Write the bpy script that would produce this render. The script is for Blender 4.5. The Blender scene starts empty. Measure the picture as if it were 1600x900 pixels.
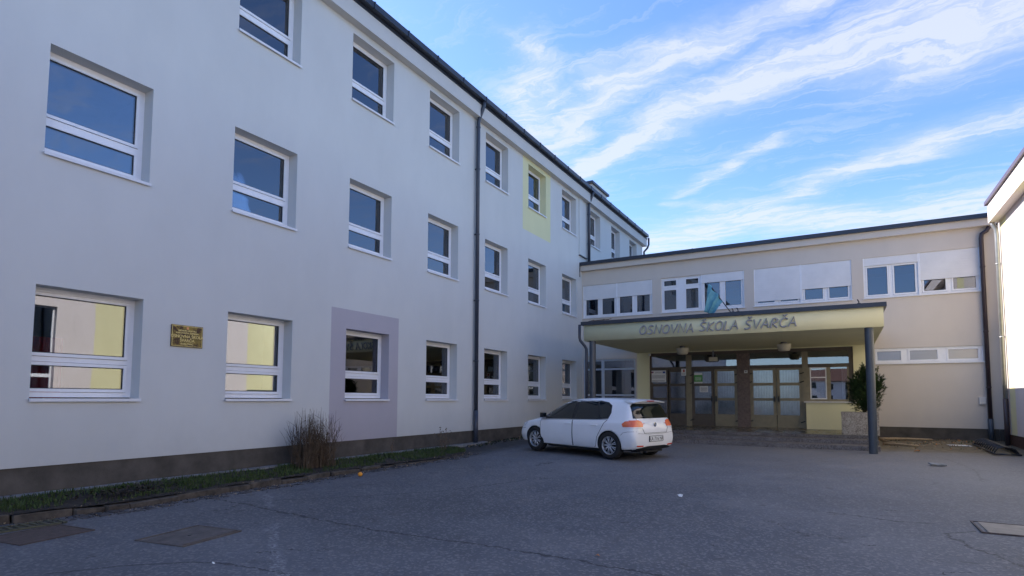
import bpy, bmesh, math, random
from mathutils import Vector, Matrix
from mathutils.bvhtree import BVHTree
random.seed(7)
S = bpy.context.scene
COL = S.collection
R = math.radians

# ------------------------------------------------------------------ materials
def nt_mat(name):
    m = bpy.data.materials.new(name); m.use_nodes = True
    nt = m.node_tree
    b = nt.nodes['Principled BSDF']
    return m, nt, b

def N(nt, typ, **kw):
    n = nt.nodes.new(typ)
    for k, v in kw.items():
        if k.startswith('i_'):
            n.inputs[k[2:].replace('_', ' ')].default_value = v
        else:
            setattr(n, k, v)
    return n

def math_n(nt, op, a, b=None, c=None, clamp=False):
    n = nt.nodes.new('ShaderNodeMath'); n.operation = op; n.use_clamp = clamp
    for i, v in enumerate((a, b, c)):
        if v is None: continue
        if isinstance(v, (int, float)): n.inputs[i].default_value = v
        else: nt.links.new(v, n.inputs[i])
    return n.outputs[0]

def mix_col(nt, fac, a, b, blend='MIX'):
    n = nt.nodes.new('ShaderNodeMix'); n.data_type = 'RGBA'; n.blend_type = blend
    for i, v in ((0, fac), (6, a), (7, b)):
        if isinstance(v, (int, float)): n.inputs[i].default_value = v
        elif isinstance(v, tuple): n.inputs[i].default_value = (*v[:3], 1)
        else: nt.links.new(v, n.inputs[i])
    return n.outputs[2]

def noise(nt, scale, detail=4, rough=.55, vec=None, dist=0):
    n = nt.nodes.new('ShaderNodeTexNoise')
    n.inputs['Scale'].default_value = scale; n.inputs['Detail'].default_value = detail
    n.inputs['Roughness'].default_value = rough; n.inputs['Distortion'].default_value = dist
    if vec is not None: nt.links.new(vec, n.inputs['Vector'])
    return n.outputs['Fac']

def ramp(nt, fac, stops):
    n = nt.nodes.new('ShaderNodeValToRGB'); e = n.color_ramp.elements
    while len(e) < len(stops): e.new(.5)
    for el, (p, c) in zip(e, stops):
        el.position = p; el.color = (*(c if isinstance(c, tuple) else (c, c, c)), 1)
    nt.links.new(fac, n.inputs[0]); return n.outputs[0]

def objco(nt):
    g = nt.nodes.new('ShaderNodeNewGeometry'); return g.outputs['Position']

def bump(nt, b, h, strength=.2, dist=.01):
    n = nt.nodes.new('ShaderNodeBump'); n.inputs['Strength'].default_value = strength
    n.inputs['Distance'].default_value = dist
    nt.links.new(h, n.inputs['Height']); nt.links.new(n.outputs[0], b.inputs['Normal'])

def simple(name, col, rough=.6, metal=0, var=.06, scale=6, bmp=0, bscale=80, spec=.5, coat=0):
    m, nt, b = nt_mat(name)
    p = objco(nt)
    v = noise(nt, scale, 5, .6, p)
    f = ramp(nt, v, [(.25, 1 - var * 1.6), (.75, 1 + var)])
    c = mix_col(nt, 1.0, col, f, 'MULTIPLY')
    nt.links.new(c, b.inputs['Base Color'])
    b.inputs['Roughness'].default_value = rough; b.inputs['Metallic'].default_value = metal
    b.inputs['Specular IOR Level'].default_value = spec
    b.inputs['Coat Weight'].default_value = coat
    if bmp: bump(nt, b, noise(nt, bscale, 3, .6, p), bmp)
    return m

def plaster(name, col, dirt=.045):
    m, nt, b = nt_mat(name)
    p = objco(nt)
    mp = N(nt, 'ShaderNodeMapping'); mp.inputs['Scale'].default_value = (1, 1, .45)
    nt.links.new(p, mp.inputs['Vector'])
    streak = noise(nt, 1.6, 7, .62, mp.outputs[0])
    big = noise(nt, .28, 3, .5, p)
    f = ramp(nt, streak, [(.3, 1 - dirt), (.62, 1.0)])
    f2 = ramp(nt, big, [(.3, 1 - dirt * .7), (.7, 1.02)])
    c = mix_col(nt, 1, col, f, 'MULTIPLY'); c = mix_col(nt, 1, c, f2, 'MULTIPLY')
    # splash-back soiling close to the ground
    sep = N(nt, 'ShaderNodeSeparateXYZ'); nt.links.new(p, sep.inputs[0])
    h = math_n(nt, 'SUBTRACT', sep.outputs[2], .45)
    h = math_n(nt, 'DIVIDE', h, .8, clamp=True)
    h = math_n(nt, 'SUBTRACT', 1, h)
    g = math_n(nt, 'MULTIPLY', h, math_n(nt, 'MULTIPLY', noise(nt, 3.5, 6, .65, p), .45))
    c = mix_col(nt, g, c, tuple(x * .62 for x in col))
    nt.links.new(c, b.inputs['Base Color'])
    b.inputs['Roughness'].default_value = .92; b.inputs['Specular IOR Level'].default_value = .2
    hh = math_n(nt, 'ADD', noise(nt, 140, 3, .7, p), math_n(nt, 'MULTIPLY', noise(nt, 2.2, 3, .5, p), 2.5))
    bump(nt, b, hh, .25, .006)
    return m

def glass(name, tint=(.75, .82, .86), base=.10, k=1.0, rough=0.0):
    """window pane: what lies behind shows through, what stands opposite is mirrored"""
    m = bpy.data.materials.new(name); m.use_nodes = True; nt = m.node_tree
    nt.nodes.clear()
    out = N(nt, 'ShaderNodeOutputMaterial')
    tr = N(nt, 'ShaderNodeBsdfTransparent'); tr.inputs[0].default_value = (*tint, 1)
    gl = N(nt, 'ShaderNodeBsdfAnisotropic') if False else N(nt, 'ShaderNodeBsdfGlossy')
    gl.inputs['Color'].default_value = (.95, .96, 1, 1); gl.inputs['Roughness'].default_value = rough
    fr = N(nt, 'ShaderNodeFresnel'); fr.inputs[0].default_value = 1.6
    p = objco(nt)
    bp = N(nt, 'ShaderNodeBump'); bp.inputs['Strength'].default_value = .05; bp.inputs['Distance'].default_value = .02
    nt.links.new(noise(nt, 1.3, 1, .4, p), bp.inputs['Height'])
    nt.links.new(bp.outputs[0], gl.inputs['Normal'])
    f = math_n(nt, 'MULTIPLY_ADD', fr.outputs[0], k, base, clamp=True)
    mx = N(nt, 'ShaderNodeMixShader')
    nt.links.new(f, mx.inputs[0]); nt.links.new(tr.outputs[0], mx.inputs[1]); nt.links.new(gl.outputs[0], mx.inputs[2])
    nt.links.new(mx.outputs[0], out.inputs[0])
    return m

def segdist(nt, vx, vy, a, b):
    """distance from the point (vx,vy) to the segment a-b"""
    ax, ay = a; bx, by = b; dx, dy = bx - ax, by - ay; L2 = dx * dx + dy * dy
    px = math_n(nt, 'SUBTRACT', vx, ax); py = math_n(nt, 'SUBTRACT', vy, ay)
    t = math_n(nt, 'MULTIPLY_ADD', py, dy / L2, math_n(nt, 'MULTIPLY', px, dx / L2), clamp=True)
    ex = math_n(nt, 'MULTIPLY_ADD', t, -dx, px); ey = math_n(nt, 'MULTIPLY_ADD', t, -dy, py)
    d = math_n(nt, 'SQRT', math_n(nt, 'ADD', math_n(nt, 'MULTIPLY', ex, ex), math_n(nt, 'MULTIPLY', ey, ey)))
    return d, t

M = {}
M['wallA'] = plaster('pale_grey_plaster', (.60, .60, .575))
M['panelA'] = plaster('lilac_grey_plaster', (.44, .41, .44), .04)
M['panelY'] = plaster('pale_yellow_plaster', (.70, .67, .40), .04)
M['wallB'] = plaster('pinkish_plaster', (.63, .56, .48))
M['wallC'] = plaster('cream_pink_plaster', (.74, .66, .62), .06)
M['wallCy'] = plaster('yellow_plaster_band', (.78, .72, .42), .06)
M['fasciaA'] = plaster('eave_plaster', (.60, .59, .56), .05)
M['yellow'] = plaster('canopy_yellow_plaster', (.78, .73, .46), .05)
M['plinth'] = simple('plinth_render', (.10, .088, .075), .95, var=.25, scale=3, bmp=.5, bscale=60, spec=.2)
M['plinthC'] = simple('red_brown_plinth', (.10, .055, .04), .95, var=.35, scale=14, bmp=.5, bscale=30, spec=.2)
M['gutter'] = simple('dark_blue_grey_metal', (.028, .034, .05), .38, var=.15, spec=.5)
M['pipe'] = simple('grey_blue_downpipe', (.045, .052, .072), .4, var=.12)
M['pipeL'] = simple('galvanised_downpipe', (.42, .42, .42), .35, metal=.6, var=.1)
M['brownpipe_shade'] = simple('brown_pipe_and_shade', (.045, .03, .035), .4, var=.12)
M['roof'] = simple('roof_tiles', (.12, .06, .045), .85, var=.3, scale=9, bmp=.4, bscale=20)
M['roofflat'] = simple('flat_roof_felt', (.09, .09, .095), .9, var=.25, scale=4)
M['pvc'] = simple('white_window_frame', (.80, .80, .81), .35, var=.03, scale=8)
M['gasket'] = simple('black_gasket', (.02, .02, .022), .6)
M['sill'] = simple('white_sheet_metal_sill', (.72, .72, .73), .4, var=.05)
M['reveal'] = M['wallA']
M['glass'] = glass('window_glass', (.66, .72, .76), .09, 1.15)
M['glassB'] = glass('annex_window_glass', (.45, .55, .66), .06, 1.1)
M['doorglass'] = glass('door_glass', (.62, .66, .68), .10, 1.0, .13)
M['frosted'] = glass('dusty_strip_glass', (.55, .56, .60), .16, 1.0, .28)
M['glassD'] = glass('entrance_glass', (.66, .68, .68), .13, 1.1)
M['interior'] = simple('interior_paint', (.58, .52, .40), .9, var=.12, scale=1.5)
M['interiorfloor'] = simple('interior_floor', (.18, .12, .08), .6, var=.15)
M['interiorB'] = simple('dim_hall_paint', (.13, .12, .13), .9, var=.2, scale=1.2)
M['redcloth'] = simple('dark_red_cloth', (.5, .03, .025), .9, var=.2)
M['orange'] = simple('orange_lacquer', (.55, .14, .04), .5, var=.08)
M['palesheet'] = simple('pale_backing_sheet', (.72, .76, .80), .95, var=.22, scale=5)
M['palecurtain'] = simple('pale_lace_curtain', (.80, .82, .84), .95, var=.15, scale=7)
M['bronze'] = simple('bronze_door_frame', (.26, .22, .14), .5, metal=.2, var=.12)
M['brownframe'] = simple('dark_brown_frame', (.10, .078, .055), .5, var=.15)
M['marble'] = simple('brown_stone_cladding', (.16, .11, .085), .5, var=.35, scale=18)
M['column'] = simple('blue_grey_column_paint', (.05, .062, .078), .38, var=.08, coat=.1)
M['letters'] = simple('grey_letter_metal', (.33, .32, .31), .5, metal=.1, var=.06)
M['black'] = simple('black_plastic', (.012, .012, .013), .5)
M['blackmetal'] = simple('black_painted_metal', (.02, .02, .024), .35, var=.2)
M['white'] = simple('white_paper', (.75, .75, .74), .8, var=.05)
M['printed'] = simple('grey_print', (.2, .2, .22), .8)
M['blue'] = simple('blue_print', (.05, .08, .3), .8)
M['greenposter'] = simple('green_poster', (.10, .36, .09), .7, var=.2, scale=25)
M['pinkprint'] = simple('red_print', (.5, .12, .1), .7)
M['lamp'] = simple('lamp_opal', (.62, .56, .42), .4, var=.05)
M['ledge'] = simple('white_stone_ledge', (.66, .63, .58), .5, var=.08, scale=12)
M['wood'] = simple('weathered_stick', (.34, .25, .15), .9, var=.2, scale=12)
M['litter'] = simple('pale_board', (.62, .60, .58), .8, var=.08)
M['leaf'] = simple('dry_leaf', (.38, .16, .05), .8, var=.3, scale=30)
M['fruit'] = simple('orange_peel', (.85, .33, .03), .45, bmp=.3, bscale=200)
M['soil'] = simple('dark_soil', (.035, .027, .02), .98, var=.5, scale=12, bmp=1, bscale=30)
M['brass'] = None

def plaque_mat():
    m, nt, b = nt_mat('mottled_brass'); p = objco(nt)
    f = noise(nt, 9, 4, .6, p, 1.5)
    c = ramp(nt, f, [(.42, (.035, .018, .014)), (.52, (.13, .10, .03)), (.7, (.20, .15, .04))])
    nt.links.new(c, b.inputs['Base Color']); b.inputs['Metallic'].default_value = .55; b.inputs['Roughness'].default_value = .38
    return m
M['plaque'] = plaque_mat()
M['brass'] = simple('pale_brass', (.62, .52, .22), .4, metal=.3)

def slat_mat():
    m, nt, b = nt_mat('white_shutter_slats'); p = objco(nt)
    w = N(nt, 'ShaderNodeTexWave', bands_direction='Z', wave_profile='SIN'); w.inputs['Scale'].default_value = 4.2
    w.inputs['Distortion'].default_value = 0
    nt.links.new(p, w.inputs['Vector'])
    c = mix_col(nt, 1, (.74, .73, .72), ramp(nt, noise(nt, 2.2, 5, .6, p), [(.3, .90), (.7, 1.0)]), 'MULTIPLY')
    nt.links.new(c, b.inputs['Base Color']); b.inputs['Roughness'].default_value = .45
    bump(nt, b, w.outputs['Fac'], .28, .005); return m
M['slats'] = slat_mat()

def granite(name, lo, hi, sc=70):
    m, nt, b = nt_mat(name); p = objco(nt)
    v = N(nt, 'ShaderNodeTexVoronoi'); v.inputs['Scale'].default_value = sc; nt.links.new(p, v.inputs['Vector'])
    f = math_n(nt, 'ADD', math_n(nt, 'MULTIPLY', v.outputs['Color'], .55), math_n(nt, 'MULTIPLY', noise(nt, 3, 6, .6, p), .5))
    c = ramp(nt, f, [(.25, lo), (.85, hi)])
    nt.links.new(c, b.inputs['Base Color']); b.inputs['Roughness'].default_value = .85
    bump(nt, b, v.outputs['Distance'], .5, .006); return m
M['granite'] = granite('washed_concrete_step', (.055, .045, .042), (.26, .235, .22), 55)
M['planter'] = granite('washed_pebble_concrete', (.13, .10, .075), (.50, .44, .36), 48)
def tilefloor():
    m, nt, b = nt_mat('porch_terrazzo'); p = objco(nt)
    br = N(nt, 'ShaderNodeTexBrick'); br.offset = 0; br.inputs['Scale'].default_value = 1
    br.inputs['Brick Width'].default_value = .8; br.inputs['Row Height'].default_value = .8; br.inputs['Mortar Size'].default_value = .012
    br.inputs['Color1'].default_value = (.17, .14, .10, 1); br.inputs['Color2'].default_value = (.15, .125, .09, 1); br.inputs['Mortar'].default_value = (.04, .035, .03, 1)
    nt.links.new(p, br.inputs['Vector'])
    c = mix_col(nt, 1, br.outputs[0], ramp(nt, noise(nt, 2.5, 6, .65, p), [(.3, .6), (.7, 1.1)]), 'MULTIPLY')
    nt.links.new(c, b.inputs['Base Color'])
    nt.links.new(ramp(nt, noise(nt, 4, 5, .6, p), [(.3, .14), (.7, .38)]), b.inputs['Roughness']); return m
M['tile'] = tilefloor()

def asphalt():
    m, nt, b = nt_mat('worn_asphalt'); p = objco(nt)
    sep = N(nt, 'ShaderNodeSeparateXYZ'); nt.links.new(p, sep.inputs[0])
    x, y = sep.outputs[0], sep.outputs[1]
    big = noise(nt, .22, 5, .6, p); mid = noise(nt, 1.1, 7, .65, p, .6); fine = noise(nt, 90, 3, .75, p)
    v = N(nt, 'ShaderNodeTexVoronoi'); v.inputs['Scale'].default_value = 42; nt.links.new(p, v.inputs['Vector'])
    c = ramp(nt, mid, [(.28, (.074, .077, .087)), (.5, (.106, .109, .119)), (.72, (.142, .143, .150))])
    c = mix_col(nt, 1, c, ramp(nt, big, [(.34, .70), (.66, 1.22)]), 'MULTIPLY')
    c = mix_col(nt, 1, c, ramp(nt, math_n(nt, 'MULTIPLY_ADD', noise(nt, 28, 4, .8, p), .6, math_n(nt, 'MULTIPLY', fine, .4)), [(.32, .72), (.7, 1.28)]), 'MULTIPLY')
    chips = math_n(nt, 'GREATER_THAN', N_out(v, 'Color'), .80)
    c = mix_col(nt, math_n(nt, 'MULTIPLY', chips, .5), c, (.24, .235, .23))
    wob = noise(nt, 3.5, 4, .6, p); wob2 = noise(nt, 14, 3, .6, p)
    xw = math_n(nt, 'ADD', x, math_n(nt, 'MULTIPLY_ADD', math_n(nt, 'SUBTRACT', wob, .5), .22, math_n(nt, 'MULTIPLY', math_n(nt, 'SUBTRACT', wob2, .5), .08)))
    yw = math_n(nt, 'ADD', y, math_n(nt, 'MULTIPLY_ADD', math_n(nt, 'SUBTRACT', wob2, .5), .10, math_n(nt, 'MULTIPLY', math_n(nt, 'SUBTRACT', wob, .5), .16)))
    # laid patch (darker, finer) in the near left, bounded by its seam
    def poly(pts, w, strength, col):
        nonlocal c
        for a, q in zip(pts, pts[1:]):
            d, t = segdist(nt, xw, yw, a, q)
            f = math_n(nt, 'SUBTRACT', 1, math_n(nt, 'DIVIDE', d, w), clamp=True)
            f = math_n(nt, 'MULTIPLY', math_n(nt, 'POWER', f, .6), strength)
            c = mix_col(nt, f, c, col)
    dark = (.018, .017, .018)
    poly([(-8.03, 5.33), (-6.44, 5.19), (-4.54, 5.04), (-2.6, 5.07), (-.9, 5.0), (1.4, 4.6)], .022, .95, dark)
    poly([(-.17, 8.79), (.52, 8.57), (.9, 8.66)], .028, .8, dark)
    poly([(1.25, 8.38), (.93, 8.1), (1.13, 7.4), (1.6, 6.4)], .02, .95, dark)
    poly([(-5.9, 2.4), (-5.55, 2.9), (-5.2, 3.22), (-4.91, 3.35), (-4.3, 3.42), (-3.6, 3.3)], .018, .8, dark)
    poly([(-1.96, 13.6), (-2.12, 8.5), (-2.14, 5.1)], .05, .22, (.05, .05, .055))
    poly([(1.62, 18.1), (2.1, 16.2), (2.25, 14.7), (2.06, 13.0)], .02, .75, dark)
    poly([(1.4, 14.75), (2.25, 14.67), (3.6, 15.1)], .02, .75, dark)
    poly([(-7.6, 5.3), (-5.6, 7.6), (-5.0, 9.4)], .016, .7, dark)
    # irregular potholes / stains
    st = noise(nt, 2.1, 4, .7, p, 1.2)
    f = math_n(nt, 'MULTIPLY', math_n(nt, 'SUBTRACT', ramp(nt, st, [(.60, 0.0), (.70, 1.0)]), 0), .55)
    c = mix_col(nt, f, c, (.042, .040, .042))
    st2 = noise(nt, 5.0, 3, .6, p, 1.8)
    f = ramp(nt, st2, [(.735, 0.0), (.75, 1.0)])
    c = mix_col(nt, math_n(nt, 'MULTIPLY', f, .8), c, (.03, .029, .03))
    # fine crack net, broken up
    vc = N(nt, 'ShaderNodeTexVoronoi', feature='DISTANCE_TO_EDGE'); vc.inputs['Scale'].default_value = .55
    cmb = N(nt, 'ShaderNodeCombineXYZ'); nt.links.new(math_n(nt, 'MULTIPLY_ADD', math_n(nt, 'SUBTRACT', wob, .5), 1.2, xw), cmb.inputs[0]); nt.links.new(yw, cmb.inputs[1])
    nt.links.new(cmb.outputs[0], vc.inputs['Vector'])
    cf = math_n(nt, 'LESS_THAN', vc.outputs['Distance'], .0055)
    cf = math_n(nt, 'MULTIPLY', cf, ramp(nt, noise(nt, .9, 3, .6, p), [(.55, 0.0), (.62, 1.0)]))
    c = mix_col(nt, math_n(nt, 'MULTIPLY', cf, .8), c, dark)
    # faded white line
    for a, q in [((-7.8, 6.0), (-6.9, 5.35)), ((-5.95, 4.65), (-4.16, 3.35)), ((-4.16, 3.35), (-2.6, 2.2))]:
        d, t = segdist(nt, xw, yw, a, q)
        f = math_n(nt, 'LESS_THAN', d, .055)
        f = math_n(nt, 'MULTIPLY', f, ramp(nt, noise(nt, 26, 4, .75, p), [(.47, 0.0), (.63, .48)]))
        c = mix_col(nt, f, c, (.42, .42, .42))
    # pale ground, warm bounce light painted in towards far right; brown dirt by planter
    dx = math_n(nt, 'MULTIPLY_ADD', x, .75, math_n(nt, 'MULTIPLY', y, 1.0))
    m1 = math_n(nt, 'DIVIDE', math_n(nt, 'SUBTRACT', dx, 6.5), 9.0, clamp=True)
    c = mix_col(nt, math_n(nt, 'MULTIPLY', m1, .45), c, (.29, .262, .235))
    edge = math_n(nt, 'ADD', yw, math_n(nt, 'MULTIPLY', noise(nt, 1.2, 5, .65, p), 2.5))
    m2 = math_n(nt, 'DIVIDE', math_n(nt, 'SUBTRACT', edge, 18.9), .8, clamp=True)
    m2 = math_n(nt, 'MULTIPLY', m2, math_n(nt, 'DIVIDE', math_n(nt, 'SUBTRACT', x, .6), .3, clamp=True))
    dirt = ramp(nt, noise(nt, 4.5, 7, .7, p), [(.3, (.07, .058, .025)), (.55, (.15, .118, .066)), (.75, (.24, .195, .13))])
    c = mix_col(nt, math_n(nt, 'MULTIPLY', m2, .85), c, dirt)
    # dark earth at the foot of the left building behind the car
    m3 = math_n(nt, 'DIVIDE', math_n(nt, 'SUBTRACT', -7.9, xw), .5, clamp=True)
    m3 = math_n(nt, 'MULTIPLY', m3, math_n(nt, 'DIVIDE', math_n(nt, 'SUBTRACT', y, 11.2), .8, clamp=True))
    c = mix_col(nt, math_n(nt, 'MULTIPLY', m3, .8), c, (.03, .026, .022))
    nt.links.new(c, b.inputs['Base Color'])
    nt.links.new(ramp(nt, mid, [(.3, .62), (.7, .88)]), b.inputs['Roughness'])
    b.inputs['Specular IOR Level'].default_value = .35
    h = math_n(nt, 'ADD', fine, math_n(nt, 'MULTIPLY', v.outputs['Distance'], .8))
    h = math_n(nt, 'ADD', h, math_n(nt, 'MULTIPLY', mid, 3))
    bump(nt, b, h, .35, .008)
    return m
def N_out(node, name):
    # scalar from a colour output
    nt = node.id_data
    s = nt.nodes.new('ShaderNodeSeparateColor'); nt.links.new(node.outputs[name], s.inputs[0]); return s.outputs[0]
M['asphalt'] = asphalt()

def foliage(name, c1, c2, rough=.7):
    m, nt, b = nt_mat(name); p = objco(nt)
    c = ramp(nt, noise(nt, 9, 4, .7, p), [(.3, c1), (.7, c2)])
    nt.links.new(c, b.inputs['Base Color']); b.inputs['Roughness'].default_value = rough
    b.inputs['Specular IOR Level'].default_value = .3
    return m
M['yew'] = foliage('yew_leaf', (.012, .026, .008), (.05, .09, .022))
M['bark'] = simple('bark', (.06, .045, .03), .95, var=.3, scale=30)
M['grass'] = foliage('grass_blade', (.022, .048, .010), (.085, .115, .035), .75)
M['drygrass'] = foliage('dry_stem', (.05, .034, .022), (.15, .105, .065), .85)
M['twig'] = foliage('twig', (.08, .05, .035), (.2, .15, .1), .85)
M['treeleaf'] = foliage('far_leaf', (.03, .05, .015), (.08, .10, .03))

# ------------------------------------------------------------------ mesh helpers
class MB:
    def __init__(s): s.v = []; s.f = []; s.mi = []; s.mats = []
    def m(s, mat):
        if mat not in s.mats: s.mats.append(mat)
        return s.mats.index(mat)
    def face(s, pts, mat=None):
        i = len(s.v); s.v += [tuple(p) for p in pts]; s.f.append(tuple(range(i, i + len(pts)))); s.mi.append(s.m(mat) if mat else 0)
    def box(s, a, b, mat=None, rot=None, org=None):
        x0, y0, z0 = (min(a[i], b[i]) for i in range(3)); x1, y1, z1 = (max(a[i], b[i]) for i in range(3))
        c = [Vector(q) for q in ((x0,y0,z0),(x1,y0,z0),(x1,y1,z0),(x0,y1,z0),(x0,y0,z1),(x1,y0,z1),(x1,y1,z1),(x0,y1,z1))]
        if rot: o = Vector(org or (0,0,0)); c = [rot @ (q - o) + o for q in c]
        i = len(s.v); s.v += [tuple(q) for q in c]; k = s.m(mat) if mat else 0
        for f in ((0,3,2,1),(4,5,6,7),(0,1,5,4),(1,2,6,5),(2,3,7,6),(3,0,4,7)):
            s.f.append(tuple(i + j for j in f)); s.mi.append(k)
    def tube(s, pts, r, n=12, mat=None, cap=True):
        pts = [Vector(p) for p in pts]; k = s.m(mat) if mat else 0
        rs = r if isinstance(r, (list, tuple)) else [r] * len(pts)
        rings = []; up = None
        for j, p in enumerate(pts):
            d = (pts[min(j + 1, len(pts) - 1)] - pts[max(j - 1, 0)]).normalized()
            if up is None: up = Vector((1, 0, 0)) if abs(d.x) < .8 else Vector((0, 1, 0))
            a = (up - d * up.dot(d)).normalized(); up = a; b = d.cross(a)
            i0 = len(s.v)
            for q in range(n):
                t = 2 * math.pi * q / n; s.v.append(tuple(p + (a * math.cos(t) + b * math.sin(t)) * rs[j]))
            rings.append(i0)
        for a0, b0 in zip(rings, rings[1:]):
            for q in range(n):
                s.f.append((a0 + q, a0 + (q + 1) % n, b0 + (q + 1) % n, b0 + q)); s.mi.append(k)
        if cap:
            s.f.append(tuple(rings[0] + q for q in range(n))[::-1]); s.mi.append(k)
            s.f.append(tuple(rings[-1] + q for q in range(n))); s.mi.append(k)
    def lathe(s, prof, axis_o, axis='z', n=32, mat=None):
        """prof: (r, h) along the axis"""
        k = s.m(mat) if mat else 0; o = Vector(axis_o); rings = []
        for r, h in prof:
            i0 = len(s.v)
            for q in range(n):
                t = 2 * math.pi * q / n; c, d = r * math.cos(t), r * math.sin(t)
                s.v.append(tuple(o + (Vector((c, d, h)) if axis == 'z' else Vector((c, h, d)))))
            rings.append(i0)
        for a0, b0 in zip(rings, rings[1:]):
            for q in range(n):
                s.f.append((a0 + q, a0 + (q + 1) % n, b0 + (q + 1) % n, b0 + q)); s.mi.append(k)
    def build(s, name, mat=None, parent=None, smooth=False, bevel=0, loc=None):
        me = bpy.data.meshes.new(name); me.from_pydata(s.v, [], s.f)
        mats = s.mats or [mat]
        for q in mats: me.materials.append(q)
        me.polygons.foreach_set('material_index', s.mi)
        if smooth: me.polygons.foreach_set('use_smooth', [True] * len(me.polygons))
        bm = bmesh.new(); bm.from_mesh(me)
        bmesh.ops.remove_doubles(bm, verts=bm.verts, dist=1e-5)
        bmesh.ops.recalc_face_normals(bm, faces=bm.faces) if len(bm.faces) < 60000 else None
        bm.to_mesh(me); bm.free(); me.update()
        o = bpy.data.objects.new(name, me); COL.objects.link(o)
        if parent: o.parent = parent
        if loc: o.location = loc
        if bevel:
            b = o.modifiers.new('bevel', 'BEVEL'); b.width = bevel; b.segments = 2; b.limit_method = 'ANGLE'; b.angle_limit = R(40)
        return o

def tag(o, label=None, cat=None, group=None, kind=None):
    if label: o['label'] = label
    if cat: o['category'] = cat
    if group: o['group'] = group
    if kind: o['kind'] = kind
    return o
def empty(name, loc, label=None, cat=None, group=None, rz=0):
    o = bpy.data.objects.new(name, None); COL.objects.link(o); o.location = loc; o.rotation_euler = (0, 0, rz)
    o.empty_display_size = .2
    return tag(o, label, cat, group)
def local(mb, org):
    ox, oy, oz = org; mb.v = [(x - ox, y - oy, z - oz) for x, y, z in mb.v]; return mb
def part(mb, name, parent, mat=None, **k):
    """a part modelled in world coordinates under an unrotated thing"""
    return local(mb, parent.location).build(name, mat, parent, **k)
def subpart(mb, name, parent_part, org, mat=None, **k):
    return local(mb, org).build(name, mat, parent_part, **k)

def wall_sheet(mb, mp, u0, u1, v0, v1, openings, depth, mat, regions=(), revmat=None):
    """sheet in (u,v) at w=0 with rectangular openings and reveals going inwards to w=-depth. mp(u,v,w)->xyz"""
    us = sorted({u0, u1, *[q for o in openings for q in o[:2]], *[q for r in regions for q in r[:2]]})
    vs = sorted({v0, v1, *[q for o in openings for q in o[2:4]], *[q for r in regions for q in r[2:4]]})
    us = [u for u in us if u0 <= u <= u1]; vs = [v for v in vs if v0 <= v <= v1]
    def matat(u, v):
        for r in regions:
            if r[0] <= u <= r[1] and r[2] <= v <= r[3]: return r[4]
        return mat
    for a, b in zip(us, us[1:]):
        for c, d in zip(vs, vs[1:]):
            mu, mv = (a + b) / 2, (c + d) / 2
            if any(o[0] < mu < o[1] and o[2] < mv < o[3] for o in openings): continue
            mb.face([mp(a, c, 0), mp(b, c, 0), mp(b, d, 0), mp(a, d, 0)], matat(mu, mv))
    for (a, b, c, d) in [o[:4] for o in openings]:
        mt = matat((a + b) / 2, (c + d) / 2)
        mb.face([mp(a, c, 0), mp(a, d, 0), mp(a, d, -depth), mp(a, c, -depth)], mt)
        mb.face([mp(b, c, 0), mp(b, d, 0), mp(b, d, -depth), mp(b, c, -depth)], mt)
        mb.face([mp(a, c, 0), mp(b, c, 0), mp(b, c, -depth), mp(a, c, -depth)], mt)
        mb.face([mp(a, d, 0), mp(b, d, 0), mp(b, d, -depth), mp(a, d, -depth)], mt)

def text_mesh(body, size, extrude, shear=0, name='t', align='LEFT', offset=0, space=1.0):
    c = bpy.data.curves.new(name, 'FONT'); c.body = body; c.size = size; c.extrude = extrude; c.shear = shear
    c.align_x = align; c.offset = offset; c.space_character = space
    o = bpy.data.objects.new(name, c); COL.objects.link(o)
    bpy.context.view_layer.update()
    me = bpy.data.meshes.new_from_object(o.evaluated_get(bpy.context.evaluated_depsgraph_get()))
    bpy.data.objects.remove(o); bpy.data.curves.remove(c)
    return me

# ------------------------------------------------------------------ ground
def gz(y):
    pts = [(-1e9, 0), (6.5, 0), (13.3, .085), (17.1, .16), (22.4, .28), (1e9, .28)]
    for (a, za), (b, zb) in zip(pts, pts[1:]):
        if a <= y <= b: return za if b - a > 1e8 else za + (zb - za) * (y - a) / (b - a)
mb = MB()
xs = [-900, -300, -100, -40, -20] + [-12 + i * .8 for i in range(25)] + [10, 20, 40, 100, 300, 900]
ys = [-900, -300, -100, -40, -15] + [-6 + i * .6 for i in range(53)] + [40, 100, 300, 900]
def gp(x, y):
    z = gz(y)
    if -9 < x < 4.2 and 3 < y < 22: z += .008 * math.sin(x * 1.3 + y * .5) * math.sin(y * .9)
    if x < -8.5 and y > 12: z = max(z, z + .05)
    return (x, y, z)
for i in range(len(xs) - 1):
    for j in range(len(ys) - 1):
        mb.face([gp(xs[i], ys[j]), gp(xs[i + 1], ys[j]), gp(xs[i + 1], ys[j + 1]), gp(xs[i], ys[j + 1])])
tag(mb.build('ground', M['asphalt'], smooth=True), 'worn grey asphalt courtyard with cracks, patches and dirt', 'ground', kind='structure')

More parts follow.
